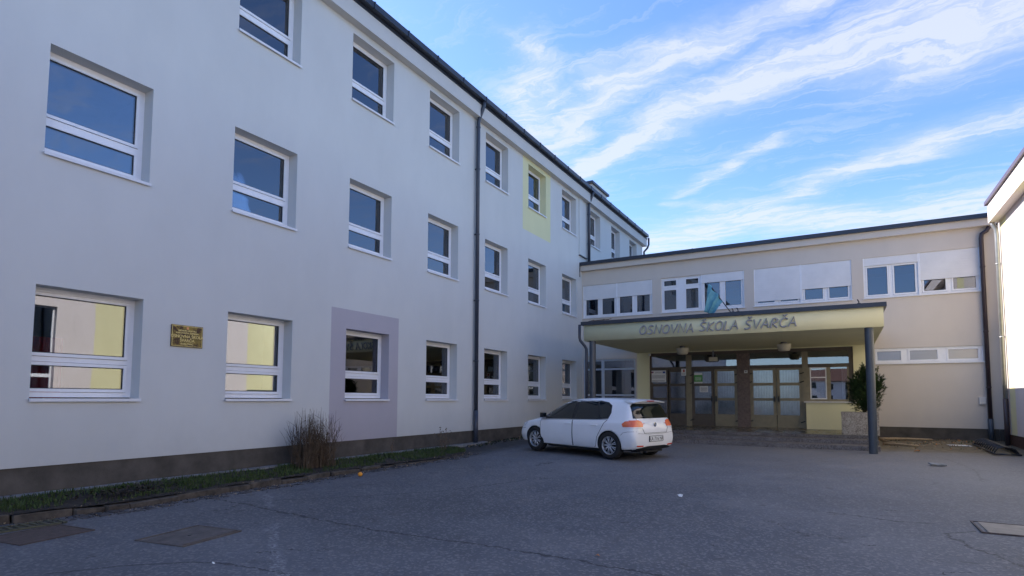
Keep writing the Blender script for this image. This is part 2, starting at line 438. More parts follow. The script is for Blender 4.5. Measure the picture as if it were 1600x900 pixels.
# ------------------------------------------------------------------ left building (long three-storey wing)
AX = -9.45; DEP = .27
mpA = lambda u, v, w: (AX + w, u, v)
A = empty('school_building', (AX, 10, 0.2), 'long three-storey pale grey school building with white windows on the left', 'building')
SILL = [1.46, 4.857, 8.256]; WH = 1.565
cols = [(3.51 + 2.823 * k - 2.823 * 2, 3.51 + 2.823 * k - 2.823 * 2 + 1.39) for k in range(9)]   # two beyond the left edge, seven in view
far = [(23.42, 24.62), (26.08, 27.31), (28.80, 30.03)]
ops = []
for (a, b) in cols:
    for z in SILL: ops.append((a, b, z, z + WH))
for (a, b) in far: ops.append((a, b, SILL[2], SILL[2] + WH))
mb = MB()
YE = 31.05
wall_sheet(mb, mpA, -12, YE, .56, 9.99, ops, DEP, M['wallA'],
           regions=[(8.72, 10.88, .56, 3.45, M['panelA']), (17.21, 19.4, 7.38, 9.99, M['panelY'])])
XB = -21
for f in ([(AX, YE, .2), (XB, YE, .2), (XB, YE, 10.4), (AX, YE, 10.4)], [(AX, -12, .2), (XB, -12, .2), (XB, -12, 10.4), (AX, -12, 10.4)],
          [(XB, -12, .2), (XB, YE, .2), (XB, YE, 10.4), (XB, -12, 10.4)]): mb.face(f, M['wallA'])
part(mb, 'wall', A)
mb = MB(); mb.box((AX - .3, -12, -.3), (AX + .002 - .02, YE, .56), M['plinth']); part(mb, 'plinth', A)
mb = MB()   # projecting eave box
mb.box((AX - .1, -12.2, 9.99), (-9.25, YE + .2, 10.44), M['fasciaA']); part(mb, 'eave', A)
mb = MB()
mb.box((-9.249, -12.2, 10.38), (-9.23, YE + .22, 10.46), M['gutter'])
for i in range(36):   # half-round box gutter in sections with joint straps
    y0 = -12.2 + i * 1.203
    mb.box((-9.229, y0, 10.455), (-9.09, y0 + 1.2, 10.60), M['gutter'])
    mb.box((-9.235, y0 - .02, 10.445), (-9.075, y0 + .02, 10.61), M['gutter'])
part(mb, 'gutter', A)
mb = MB()
rz = lambda x: 10.58 + (-9.15 - x) * .2
mb.face([(-9.15, -12.3, rz(-9.15)), (-9.15, YE + .3, rz(-9.15)), (-15.2, YE + .3, rz(-15.2)), (-15.2, -12.3, rz(-15.2))])
mb.face([(-21.3, -12.3, rz(-9.15)), (-21.3, YE + .3, rz(-9.15)), (-15.2, YE + .3, rz(-15.2)), (-15.2, -12.3, rz(-15.2))])
mb.face([(-9.15, YE + .2, 10.44), (-21.3, YE + .2, 10.44), (-15.2, YE + .2, rz(-15.2))]); mb.face([(-9.15, -12.2, 10.44), (-21.3, -12.2, 10.44), (-15.2, -12.2, rz(-15.2))])
part(mb, 'roof', A, M['roof'])
mb = MB(); mb.box((-11.4, 26.25, 10.6), (-10.5, 28.3, 12.16), M['fasciaA']); mb.box((-11.5, 26.1, 12.16), (-10.4, 28.45, 12.27), M['gutter'])
part(mb, 'chimney', A)
# rooms behind the windows
mb = MB()
X1 = AX - DEP - .02; X2 = -15
for z in (.3, 3.75, 7.15, 10.2):
    mb.box((X2, -11.9, z - .12), (X1, YE - .1, z), M['interiorfloor'] if z < 10 else M['interior'])
    if z > 1: mb.face([(X2, -11.9, z - .13), (X1, -11.9, z - .13), (X1, YE - .1, z - .13), (X2, YE - .1, z - .13)], M['interior'])
mb.face([(X2, -11.9, .2), (X2, YE - .1, .2), (X2, YE - .1, 10.3), (X2, -11.9, 10.3)], M['interior'])
for y in [-11.8, -5, .2, 5.65, 11.3, 16.9, 22.6, 25.4, 30.9]:
    mb.box((X2, y - .08, .2), (X1, y + .08, 10.2), M['interior'])
part(mb, 'interior', A)

def a_window(w):
    """frame, two panes, sill for an opening of width w and height WH; origin at the sill's near corner; local y along wall"""
    h = WH; f = MB(); x0 = -DEP - .05; x1 = -DEP + .02; P = M['pvc']; G = M['gasket']
    f.box((x0, -.03, .03), (x1, .03, h), P); f.box((x0, w - .07, .03), (x1, w, h), P)
    f.box((x0, .03, h - .06), (x1, w - .07, h), P); f.box((x0, .03, .03), (x1, w - .07, .10), P)
    f.box((x0, .03, .53), (x1, w - .07, .60), P)
    for (a, b) in ((.10, .53), (.60, h - .06)):      # sashes, 8 mm back from a shadow gap
        e = .045; xs0, xs1 = x0 + .01, x1 + .018
        f.box((xs0, .036, a + .006), (xs1, .036 + e, b - .006), P); f.box((xs0, w - .078 - e, a + .006), (xs1, w - .078, b - .006), P)
        f.box((xs0, .036 + e, a + .006), (xs1, w - .078 - e, a + .006 + e), P); f.box((xs0, .036 + e, b - .006 - e), (xs1, w - .078 - e, b - .006), P)
        g = .012; ya, yb, za, zb = .036 + e, w - .078 - e, a + .006 + e, b - .006 - e; xg0, xg1 = x1 - .02, x1 - .002
        f.box((xg0, ya, za), (xg1, ya + g, zb), G); f.box((xg0, yb - g, za), (xg1, yb, zb), G)
        f.box((xg0, ya + g, za), (xg1, yb - g, za + g), G); f.box((xg0, ya + g, zb - g), (xg1, yb - g, zb), G)
    panes = []
    for (a, b) in ((.10, .53), (.60, h - .06)):
        g = MB(); g.box((x1 - .03, .083, a + .053), (x1 - .012, w - .125, b - .053)); panes.append(g)
    s = MB(); s.box((-DEP + .02, -.012, -.006), (.045, w + .012, .014)); s.box((.035, -.012, -.03), (.045, w + .012, -.006))
    return f, panes, s
protos = {}
def place_window(y0, w, z0, parent, label=None):
    key = round(w, 3)
    if key not in protos:
        f, ps, s = a_window(w)
        fo = f.build('window', None, parent, bevel=0)
        pp = [q.build('pane', M['glass'], fo) for q in ps] + [s.build('sill', M['sill'], fo)]
        protos[key] = fo
    else:
        src = protos[key]; fo = src.copy(); COL.objects.link(fo); fo.parent = parent
        for ch in list(src.children):
            c = ch.copy(); COL.objects.link(c); c.parent = fo
    fo.location = (0, y0 - parent.location.y, z0 - parent.location.z)
    return fo
for (a, b) in cols:
    for z in SILL: place_window(a, b - a, z, A)
for (a, b) in far: place_window(a, b - a, SILL[2], A)

def straps(mb, x, y, zs, r, mat):
    for z in zs: mb.tube([(x, y, z - .02), (x, y, z + .02)], r * 1.18, 14, mat)
mb = MB()
px = AX + .10
mb.tube([(-9.16, 14.24, 10.47), (-9.16, 14.24, 10.36), (-9.22, 14.24, 10.22), (-9.31, 14.22, 9.98), (px, 14.22, 9.84), (px, 14.22, 9.6), (px, 14.22, 1.1)], .058, 14, M['pipe'])
mb.tube([(px, 14.22, 1.15), (px, 14.22, .1)], .068, 14, M['pipe']); straps(mb, px, 14.22, (2.6, 4.4, 6.4, 8.4, 9.7), .058, M['pipe'])
for z in (2.6, 4.4, 6.4, 8.4): mb.box((AX, 14.19, z - .012), (px, 14.25, z + .012), M['pipe'])
part(mb, 'downpipe', A, smooth=True)
mb = MB()
mb.tube([(-9.16, 23.0, 10.47), (-9.16, 23.0, 10.36), (-9.24, 23.0, 10.2), (-9.33, 23.0, 9.98), (px, 23.0, 9.8), (px, 23.0, 9.5), (px, 23.0, 7.3)], .062, 14, M['pipe']); straps(mb, px, 23.0, (8.2, 9.5), .062, M['pipe'])
part(mb, 'downpipe', A, smooth=True)
mb = MB()
mb.tube([(-9.16, 31.3, 10.47), (-9.16, 31.3, 10.1), (-9.22, 31.25, 9.9), (-9.40, 31.2, 9.7), (-9.40, 31.2, 9.2), (-9.40, 31.2, 7.0)], .055, 12, M['pipe'])
part(mb, 'downpipe', A, smooth=True)
mb = MB()  # narrow expansion joint strip and its flashing by the roof of the annex
mb.box((AX, 22.12, 7.55), (AX + .03, 22.5, 9.985), M['wallA']); mb.box((AX, 22.1, 7.50), (AX + .09, 22.9, 7.53), M['gutter'])
part(mb, 'joint_cover', A)

# things seen in the ground-floor rooms
mb = MB()
for i in range(14):
    y0 = 3.45 + i * .042; x = X1 - .16 + .02 * (i % 2)
    mb.face([(x, y0, .5), (X1 - .16 + .02 * ((i + 1) % 2), y0 + .042, .5), (X1 - .16 + .02 * ((i + 1) % 2), y0 + .042, 2.35), (x, y0, 2.35)])
o = mb.build('curtain', M['redcloth']); tag(o, 'dark red curtain inside the nearest ground-floor window', 'curtain')
sm = o.modifiers.new('s', 'SOLIDIFY'); sm.thickness = .006
mb = MB(); mb.box((-12.6, 13.4, .3), (-12.0, 14.6, 2.3), M['orange']); mb.box((-11.99, 13.42, .4), (-11.97, 13.97, 2.25), M['orange']); mb.box((-11.99, 14.03, .4), (-11.97, 14.58, 2.25), M['orange'])
tag(mb.build('cupboard'), 'orange cupboard inside the room behind the lilac-framed ground-floor window', 'cupboard')
mb = MB(); mb.box((-11.6, 12.3, .95), (-10.2, 13.3, 1.0), M['wood']); [mb.box((x, y, .3), (x + .05, y + .05, .95), M['blackmetal']) for x in (-11.55, -10.3) for y in (12.35, 13.2)]
tag(mb.build('table'), 'classroom table inside behind the fourth ground-floor window', 'table')

# plaque by the entrance windows
mb = MB(); mb.box((AX + .004, 5.34, 2.325), (AX + .022, 5.87, 2.685), M['plaque'])
P = empty('wall_plaque', (AX, 5.6, 2.5), 'small mottled brass name plaque on the grey wall between two ground-floor windows', 'plaque')
part(mb, 'plate', P)
mb = MB()
for a, b in (((5.352, 2.338), (5.858, 2.344)), ((5.352, 2.667), (5.858, 2.673)), ((5.352, 2.344), (5.358, 2.667)), ((5.852, 2.344), (5.858, 2.667))):
    mb.box((AX + .0225, a[0], a[1]), (AX + .026, b[0], b[1]), M['brass'])
part(mb, 'border', P)
for body, size, z in (('REPUBLIKA HRVATSKA', .030, 2.585), ('KARLOVAČKA ŽUPANIJA', .034, 2.545), ('OSNOVNA ŠKOLA', .066, 2.478), ('ŠVARČA', .066, 2.412), ('KARLOVAC', .042, 2.362)):
    me = text_mesh(body, size, .001, align='CENTER', offset=.0008)
    me.materials.append(M['brass'])
    o = bpy.data.objects.new('lettering', me); COL.objects.link(o); o.parent = P
    o.location = (.0235, 0.005, z - 2.5); o.rotation_euler = (R(90), 0, R(90))
mb = MB(); 
for i in range(4):
    for j in range(4):
        mb.box((AX + .023, 5.588 + i * .009, 2.62 + j * .010), (AX + .0255, 5.597 + i * .009, 2.63 + j * .010), M['brass'] if (i + j) % 2 else M['redcloth'])
part(mb, 'crest', P)

# ------------------------------------------------------------------ verge, kerb, gutter stones
EDGE = [(-8.30, -6), (-8.32, 0), (-8.34, 2.9), (-8.10, 4.1), (-8.22, 6.1), (-8.15, 9.0), (-7.98, 11.0), (-8.25, 12.3), (-8.9, 13.2)]
EDGE = [(a * 1.028, b * 1.028) for a, b in EDGE]
def edge_x(y):
    for (a, b), (c, d) in zip(EDGE, EDGE[1:]):
        if b <= y <= d: return a + (c - a) * (y - b) / (d - b)
    return -8.9
def soil_z(x, y):
    t = (x - edge_x(y)) / (-9.45 - edge_x(y))
    return .095 + .10 * min(1, t * 1.3) + .012 * math.sin(y * 5.1 + x * 3) * math.sin(x * 9)
mb = MB(); n = 9; yy = [-6 + .35 * i for i in range(56)]
for j in range(len(yy) - 1):
    for i in range(n):
        q = []
        for (u, v) in ((i, j), (i + 1, j), (i + 1, j + 1), (i, j + 1)):
            y = min(yy[v], 13.2); x = edge_x(y) - .05 + (-9.42 - edge_x(y) + .05) * u / n; q.append((x, y, soil_z(x, y)))
        mb.face(q)
tag(mb.build('soil_bed', M['soil'], smooth=True), 'narrow bed of dark soil along the foot of the grey wall', 'soil', kind='structure')
# worn concrete kerb, stone by stone in one mesh
def stone(mb, x0, x1, y0, y1, z0, z1, mat, j=.012):
    c = []
    for (x, y, z) in ((x0,y0,z0),(x1,y0,z0),(x1,y1,z0),(x0,y1,z0),(x0,y0,z1),(x1,y0,z1),(x1,y1,z1),(x0,y1,z1)):
        c.append((x + random.uniform(-j, j), y + random.uniform(-j, j), z + random.uniform(-j, j) * .6))
    i = len(mb.v); mb.v += c; k = mb.m(mat)
    for f in ((0,3,2,1),(4,5,6,7),(0,1,5,4),(1,2,6,5),(2,3,7,6),(3,0,4,7)): mb.f.append(tuple(i + q for q in f)); mb.mi.append(k)
M['kerb'] = simple('mossy_worn_concrete', (.085, .07, .055), .95, var=.5, scale=7, bmp=.8, bscale=25)
M['cobble'] = simple('sunken_cobble', (.075, .07, .072), .9, var=.5, scale=9, bmp=.7, bscale=30)
mb = MB(); y = -6
while y < 13.1:
    L = random.uniform(.28, .7); x = edge_x(min(y + L / 2, 13.1)); xa = edge_x(y); 
    w = random.uniform(.10, .14)
    stone(mb, x - w, x, y + .01, min(y + L, 13.3), -.1, .098 + random.uniform(-.03, .012), M['kerb'], .024)
    y += L
tag(mb.build('kerb', None, bevel=.012), 'worn mossy concrete kerb along the grass strip', 'kerb', kind='structure')
mb = MB(); y = -5
while y < 12.6:
    ex = edge_x(y)
    for r in range(2):
        if y > 10.5 and random.random() < .4: continue
        if 2.65 < y < 3.45 and r == 0: continue
        if random.random() < .1: continue
        stone(mb, ex + .02 + r * .15, ex + .155 + r * .15, y, y + random.uniform(.12, .17), -.06, .012 + random.uniform(-.012, .008) + gz(y), M['cobble'], .012)
    y += .18
tag(mb.build('gutter_paving', None, bevel=.01), 'sunken row of small paving stones along the kerb', 'paving', kind='structure')
mb = MB(); y = -6      # pale concrete strip along the plinth
while y < 13.6:
    L = random.uniform(.7, 1.3); stone(mb, -9.45, -9.27, y, y + L - .02, .1, .215, M['litter'], .008); y += L
M['strip'] = simple('pale_concrete_strip', (.23, .23, .23), .9, var=.35, scale=8, bmp=.4)
o = mb.build('concrete_strip', None); o.data.materials[0] = M['strip']; tag(o, 'pale concrete strip at the foot of the grey wall', 'paving', kind='structure')

mb = MB()
for i in range(26000):
    y = random.uniform(-3, 12.9); ex = edge_x(y); x = random.uniform(-9.26, ex - .14)
    d = math.sin(y * 2.1) * math.sin(x * 5 + y) 
    if random.random() < .22 + .45 * (d < -.3) + .35 * (math.sin(y * 6.3 + x * 4) > .75): continue
    if 3.8 < y < 5.2 and abs(x + 8.75 + .1 * math.sin(y * 7)) < .16 and random.random() < .8: continue
    h = random.uniform(.035, .085) * (1.2 if random.random() < .12 else 1); a = random.uniform(0, 6.28); w = .006
    z = soil_z(x, y) - .01; lx, ly = math.cos(a) * h * random.uniform(.1, .8), math.sin(a) * h * random.uniform(.1, .8)
    cx, cy = -math.sin(a) * w, math.cos(a) * w
    mb.v += [(x - cx, y - cy, z), (x + cx, y + cy, z), (x + lx * .5 + cx * .7, y + ly * .5 + cy * .7, z + h * .65), (x + lx * .5 - cx * .7, y + ly * .5 - cy * .7, z + h * .65), (x + lx, y + ly, z + h * .95)]
    k = len(mb.v) - 5; mb.f += [(k, k + 1, k + 2, k + 3), (k + 3, k + 2, k + 4)]; mb.mi += [0, 0]
me = bpy.data.meshes.new('grass'); me.from_pydata(mb.v, [], mb.f); me.materials.append(M['grass'])
o = bpy.data.objects.new('grass', me); COL.objects.link(o); tag(o, 'strip of short green grass between kerb and wall', 'grass', kind='stuff')

# dry ornamental clump
def stems(name, org, n, hh, spread, mat, r0, label, cat, side=.0, twiggy=False, base=.12):
    mb = MB(); ox, oy, oz = org
    for i in range(n):
        a = random.uniform(0, 6.283); t = random.random() ** .7; 
        lean = spread * t; h = hh * (1 - .42 * t * t) * random.uniform(.72, 1.04)
        bx, by = base * random.uniform(-1, 1), base * 1.6 * random.uniform(-1, 1)
        dx, dy = math.cos(a) * lean * .55, math.sin(a) * lean
        pts = []
        for s in range(6):
            u = s / 5; k = u ** 1.5
            pts.append((bx + dx * k + random.uniform(-.008, .008), by + dy * k + random.uniform(-.012, .012), h * (u - .16 * t * k)))
        mb.tube(pts, [r0 * (1 - .75 * s / 5) for s in range(6)], 4, cap=False)
        if twiggy or random.random() < .6:
            for _ in range(3 if twiggy else 2):
                s = random.randint(2, 4); p = Vector(pts[s]); d = Vector((random.uniform(-1, 1), random.uniform(-1, 1), random.uniform(.4, 1.6))).normalized() * hh * random.uniform(.08, .2)
                mb.tube([p, p + d * .5 + Vector((0, 0, .004)), p + d], [r0 * .55, r0 * .4, r0 * .3], 3, cap=False)
                if twiggy: mb.box(tuple(p + d - Vector((.009,) * 3)), tuple(p + d + Vector((.009,) * 3)))
    o = mb.build(name, mat, loc=org); return tag(o, label, cat)
stems('dry_grass_clump', (-8.98, 7.92, .16), 340, 1.17, .42, M['drygrass'], .0065, 'tall dry brown clump of stems standing against the grey wall', 'plant', base=.24)
stems('dry_plant', (-9.02, 12.2, .17), 16, .68, .42, M['twig'], .004, 'small leafless twiggy plant near the downpipe end of the grass strip', 'plant', twiggy=True, base=.07)
stems('dry_plant', (-9.1, 10.3, .18), 4, .42, .1, M['twig'], .003, 'thin single dry sprig below the lilac panel', 'plant', twiggy=True, base=.03)
# dark clump of leaves in the grass
mb = MB()
for i in range(220):
    x = -8.75 + random.gauss(0, .12); y = 4.45 + random.gauss(0, .3); z = .17 + random.uniform(0, .07); a = random.uniform(0, 6.28); s = random.uniform(.02, .05); t = random.uniform(-.8, .8)
    u = Vector((math.cos(a), math.sin(a), t)) * s; v = Vector((-math.sin(a), math.cos(a), random.uniform(-.4, .4))) * s * .5; p = Vector((x, y, z))
    mb.face([p - u, p - v, p + u, p + v])
tag(mb.build('fallen_leaves', M['soil']), 'dark heap of rotten leaves lying in the grass strip', 'leaves', kind='stuff')

# covers and drain
def cover(name, corners, mat, label, grooves, grp=None, z=.012, frame=None):
    """lid filling the quadrilateral corners, frame ring slightly lower"""
    c = [Vector((x, y, 0)) for x, y in corners]; ctr = sum(c, Vector()) / 4
    zz = gz(ctr.y); root = empty(name, (ctr.x, ctr.y, zz), label, 'manhole cover' if 'manhole' in name else 'drain', grp)
    f = MB(); g = MB()
    def ring(k): return [ctr + (p - ctr) * k for p in c]
    o, i = ring(1.06), ring(1.0)
    for a in range(4):
        b = (a + 1) % 4
        f.face([o[a] + Vector((0, 0, zz + z)), o[b] + Vector((0, 0, zz + z)), i[b] + Vector((0, 0, zz + z)), i[a] + Vector((0, 0, zz + z))])
        f.face([o[a] + Vector((0, 0, zz - .03)), o[b] + Vector((0, 0, zz - .03)), o[b] + Vector((0, 0, zz + z)), o[a] + Vector((0, 0, zz + z))])
        f.face([i[a] + Vector((0, 0, zz - .03)), i[b] + Vector((0, 0, zz - .03)), i[b] + Vector((0, 0, zz + z)), i[a] + Vector((0, 0, zz + z))])
    part(f, 'frame', root, frame or mat)
    q = ring(.985); lift = zz + z - .004
    n = grooves
    for s in range(n):
        u0 = (s + .06) / n; u1 = (s + .94) / n
        p = [q[0].lerp(q[1], u0), q[0].lerp(q[1], u1), q[3].lerp(q[2], u1), q[3].lerp(q[2], u0)]
        top = [v + Vector((0, 0, lift)) for v in p]; bot = [v + Vector((0, 0, lift - .02)) for v in p]
        g.face(top)
        for a in range(4): g.face([top[a], top[(a + 1) % 4], bot[(a + 1) % 4], bot[a]])
    part(g, 'lid', root, mat)
    return root
M['rust'] = simple('rusty_iron', (.085, .062, .055), .7, var=.3, scale=14, bmp=.6, bscale=50)
M['lidconc'] = simple('concrete_lid', (.115, .098, .088), .85, var=.3, scale=6, bmp=.5, bscale=60)
M['lidpale'] = simple('pale_concrete_lid', (.27, .235, .19), .85, var=.15, scale=6, bmp=.4, bscale=60)
M['greeniron'] = simple('mossy_iron_bar', (.09, .09, .055), .7, var=.3, scale=20)
mhb = cover('manhole_cover', [(-7.98, 3.32), (-7.36, 3.39), (-7.25, 2.70), (-7.88, 2.62)], M['rust'], 'ribbed rusty iron cover beside the kerb drain at bottom left', 14)
mha = cover('manhole_cover', [(-6.57, 4.12), (-5.92, 4.20), (-5.80, 3.50), (-6.45, 3.40)], M['lidconc'], 'plain brown concrete manhole lid with a centre hole in the foreground asphalt', 1)
mb = MB(); mb.tube([(-6.19, 3.8, .004), (-6.19, 3.8, .0125)], .022, 12, M['black']); part(mb, 'lifting_hole', mha)
mhc = cover('manhole_cover', [(1.32, 8.98), (2.05, 8.98), (2.05, 8.32), (1.32, 8.32)], M['lidpale'], 'pale concrete manhole lid at the right edge of the foreground', 1, frame=M['rust'])
dr = empty('drain_grate', (-8.22, 3.05, .0), 'narrow slotted iron drain grate in the gutter by the kerb', 'drain')
mb = MB(); mb.box((-8.36, 2.68, .004), (-8.34, 3.44, .022)); mb.box((-8.07, 2.68, .004), (-8.05, 3.44, .022))
for i in range(10): mb.box((-8.34, 2.68 + i * .081, .004), (-8.07, 2.71 + i * .081, .02))
part(mb, 'bars', dr, M['greeniron'])
mb = MB(); mb.box((-8.34, 2.68, -.02), (-8.07, 3.44, .006)); part(mb, 'pit', dr, M['black'])

# ------------------------------------------------------------------ rear annex with entrance (facade facing the camera)
BY = 22.44
mpB = lambda u, v, w: (u, BY - w, v)
B = empty('school_annex', (-2.7, BY, .28), 'two-storey pinkish school annex with roller shutters and the entrance doors', 'building')
W = [(-9.40, -6.45), (-6.10, -3.03), (-2.70, .37), (.71, 3.80)]
ZB, ZT = 4.88, 6.245
ops = [(a, b, ZB, ZT) for a, b in W] + [(.95, 3.77, 2.70, 3.19)] + [(-9.40, -7.16, .5, 3.12)] + [(-6.60, .33, .5, 3.30)]
mb = MB()
wall_sheet(mb, mpB, AX, 4.40, .64, 6.86, ops, .16, M['wallB'], regions=[(-7.1, -6.6, .64, 3.34, M['yellow']), (.33, .92, .64, 3.34, M['yellow']), (-6.6, .33, 3.30, 3.34, M['yellow'])])
mb.face([(4.06, BY, .2), (4.06, BY + 12, .2), (4.06, BY + 12, 7.1), (4.06, BY, 7.1)], M['wallB'])
mb.face([(AX + .02, BY + 12, .2), (4.06, BY + 12, .2), (4.06, BY + 12, 7.1), (AX + .02, BY + 12, 7.1)], M['wallB'])
part(mb, 'wall', B)
mb = MB(); mb.box((.925, BY + .02, 0), (4.40, BY + .2, .64), M['plinth']); part(mb, 'plinth', B)
mb = MB(); mb.box((AX, BY + .02, 0), (-7.1, BY + .2, .64), M['plinth']); part(mb, 'plinth', B)
mb = MB(); mb.box((AX + .01, BY - .18, 6.86), (4.1, BY + .3, 7.08), M['wallB']); part(mb, 'eave', B)
mb = MB()
mb.box((AX + .005, BY - .28, 7.08), (4.08, BY - .02, 7.215), M['gutter']); mb.box((-4.83, BY - .285, 7.07), (-4.79, BY - .02, 7.225), M['gutter'])
mb.box((AX + .005, BY - .28, 6.6), (AX + .025, BY - .25, 7.08), M['gutter'])
part(mb, 'gutter', B)
mb = MB(); mb.box((AX + .02, BY - .02, 7.1), (4.05, BY + 12, 7.2), M['roofflat']); part(mb, 'roof', B)
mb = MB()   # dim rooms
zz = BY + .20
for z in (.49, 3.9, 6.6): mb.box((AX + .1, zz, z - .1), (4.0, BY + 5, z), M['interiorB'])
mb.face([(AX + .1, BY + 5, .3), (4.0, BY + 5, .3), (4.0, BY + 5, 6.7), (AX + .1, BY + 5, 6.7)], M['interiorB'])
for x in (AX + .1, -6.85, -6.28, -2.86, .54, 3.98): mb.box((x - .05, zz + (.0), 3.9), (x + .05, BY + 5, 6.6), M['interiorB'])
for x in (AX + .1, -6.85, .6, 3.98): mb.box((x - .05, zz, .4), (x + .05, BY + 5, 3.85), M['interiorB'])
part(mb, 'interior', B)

def frame_rect(f, x0, x1, z0, z1, t, d0, d1, mat):
    """rectangular frame, bars t wide, from y=BY+d0 to BY+d1"""
    f.box((x0, BY + d0, z0), (x0 + t, BY + d1, z1), mat); f.box((x1 - t, BY + d0, z0), (x1, BY + d1, z1), mat)
    f.box((x0 + t, BY + d0, z0), (x1 - t, BY + d1, z0 + t), mat); f.box((x0 + t, BY + d0, z1 - t), (x1 - t, BY + d1, z1), mat)
def b_window(x0, x1, units, sill_z, top_z):
    """units: list of (kind, shutter bottom)"""
    f = MB(); P = M['pvc']; G = M['gasket']; panes = []; shutters = []
    n = len(units); w = (x1 - x0 - .0) / n
    for i, (kind, zs) in enumerate(units):
        a = x0 + i * w; b = a + w
        a += .002 if i == 0 else .0; b -= .002
        head = top_z - .22 if kind != 'plain' else top_z
        frame_rect(f, a, b, sill_z, head, .065, .07, .14, P)
        mid = (a + b) / 2; f.box((mid - .05, BY + .07, sill_z + .065), (mid + .05, BY + .14, head - .065), P)
        rows = [(sill_z + .065, head - .065)]
        if kind == 'plain':
            f.box((mid - .14, BY + .068, sill_z + .065), (mid + .14, BY + .14, head - .065), P)
            rows = [(sill_z + .065, top_z - .44), (top_z - .36, head - .065)]
            f.box((a + .065, BY + .07, top_z - .44), (mid - .14, BY + .14, top_z - .36), P); f.box((mid + .14, BY + .07, top_z - .44), (b - .065, BY + .14, top_z - .36), P)
        half = .14 if kind == 'plain' else .05
        for (q0, q1) in ((a + .065, mid - half), (mid + half, b - .065)):
            for (r0, r1) in rows:
                e = .045
                frame_rect(f, q0 + .004, q1 - .004, r0 + .004, r1 - .004, e, .055, .12, P)
                frame_rect(f, q0 + .004 + e, q1 - .004 - e, r0 + .004 + e, r1 - .004 - e, .01, .085, .11, G)
                g = MB(); g.box((q0 + e, BY + .092, r0 + e), (q1 - e, BY + .104, r1 - e)); panes.append(g)
        if kind != 'plain':
            s = MB(); s.box((a + .03, BY + .022, zs), (b - .03, BY + .045, top_z - .002)); 
            s.box((a + .03, BY + .018, zs - .02), (b - .03, BY + .05, zs)); shutters.append(s)
            f.box((a, BY + .02, sill_z), (a + .03, BY + .07, top_z), P); f.box((b - .03, BY + .02, sill_z), (b, BY + .07, top_z), P)
            if zs > top_z - .4:   # rolled up: box and dark slot
                f.box((a + .03, BY + .05, head), (b - .03, BY + .055, zs), G)
    org = Vector((x0, BY, sill_z)) 
    fo = local(f, org).build('window', None, B, loc=org - B.location)
    for g in panes: subpart(g, 'pane', fo, org, M['glassB'])
    for s in shutters: subpart(s, 'roller_shutter', fo, org, M['slats'])
    s = MB(); s.box((x0 - .03, BY - .05, sill_z - .03), (x1 + .03, BY + .07, sill_z - .003)); subpart(s, 'sill', fo, org, M['sill'])
b_window(*W[0], [('sh', 5.66), ('sh', 5.68)], ZB, ZT)
b_window(*W[1], [('plain', 0), ('sh', 5.93)], ZB, ZT)
b_window(*W[2], [('sh', 5.06), ('sh', 5.38)], ZB, ZT)
b_window(*W[3], [('sh', 5.99), ('sh', 5.37)], ZB, ZT)
# strip of low windows at right
f = MB(); panes = []; P_ = M['pvc']
f.box((.95, BY + .05, 2.70), (3.77, BY + .15, 2.745), P_); f.box((.95, BY + .05, 3.145), (3.77, BY + .15, 3.19), P_)
xs_ = [(.97, 1.72), (1.86, 2.68), (2.86, 3.70)]; prev = .95
for a, b in xs_:
    f.box((prev, BY + .05, 2.745), (a, BY + .15, 3.145), P_); prev = b
    frame_rect(f, a, b, 2.745, 3.145, .05, .035, .12, P_)
    g = MB(); g.box((a + .05, BY + .08, 2.795), (b - .05, BY + .09, 3.095)); panes.append(g)
f.box((prev, BY + .05, 2.745), (3.77, BY + .15, 3.145), P_)
org = Vector((.95, BY, 2.7)); fo = local(f, org).build('window', None, B, loc=org - B.location)
for g in panes: subpart(g, 'pane', fo, org, M['frosted'])
s = MB(); s.box((.95, BY - .05, 2.665), (3.80, BY + .05, 2.698)); subpart(s, 'sill', fo, org, M['sill'])
# big dark window left of the canopy pier
f = MB(); panes = []; fb = simple('pale_blue_frame', (.45, .50, .56), .4); M['pvcb'] = fb
frame_rect(f, -9.40, -7.16, .5, 3.12, .07, .05, .12, fb)
f.box((-8.62, BY + .05, .57), (-8.50, BY + .12, 3.05), fb)
for z in (2.68, 1.62): f.box((-9.33, BY + .055, z), (-8.62, BY + .115, z + .07), fb); f.box((-8.50, BY + .055, z), (-7.23, BY + .115, z + .07), fb)
for a, b in ((-9.33, -8.62), (-8.50, -7.23)):
    for c, d in ((.57, 1.62), (1.69, 2.68), (2.75, 3.05)):
        g = MB(); g.box((a, BY + .08, c), (b, BY + .09, d)); panes.append(g)
org = Vector((-9.4, BY, .5)); fo = local(f, org).build('window', None, B, loc=org - B.location)
for g in panes: subpart(g, 'pane', fo, org, M['glassD'])

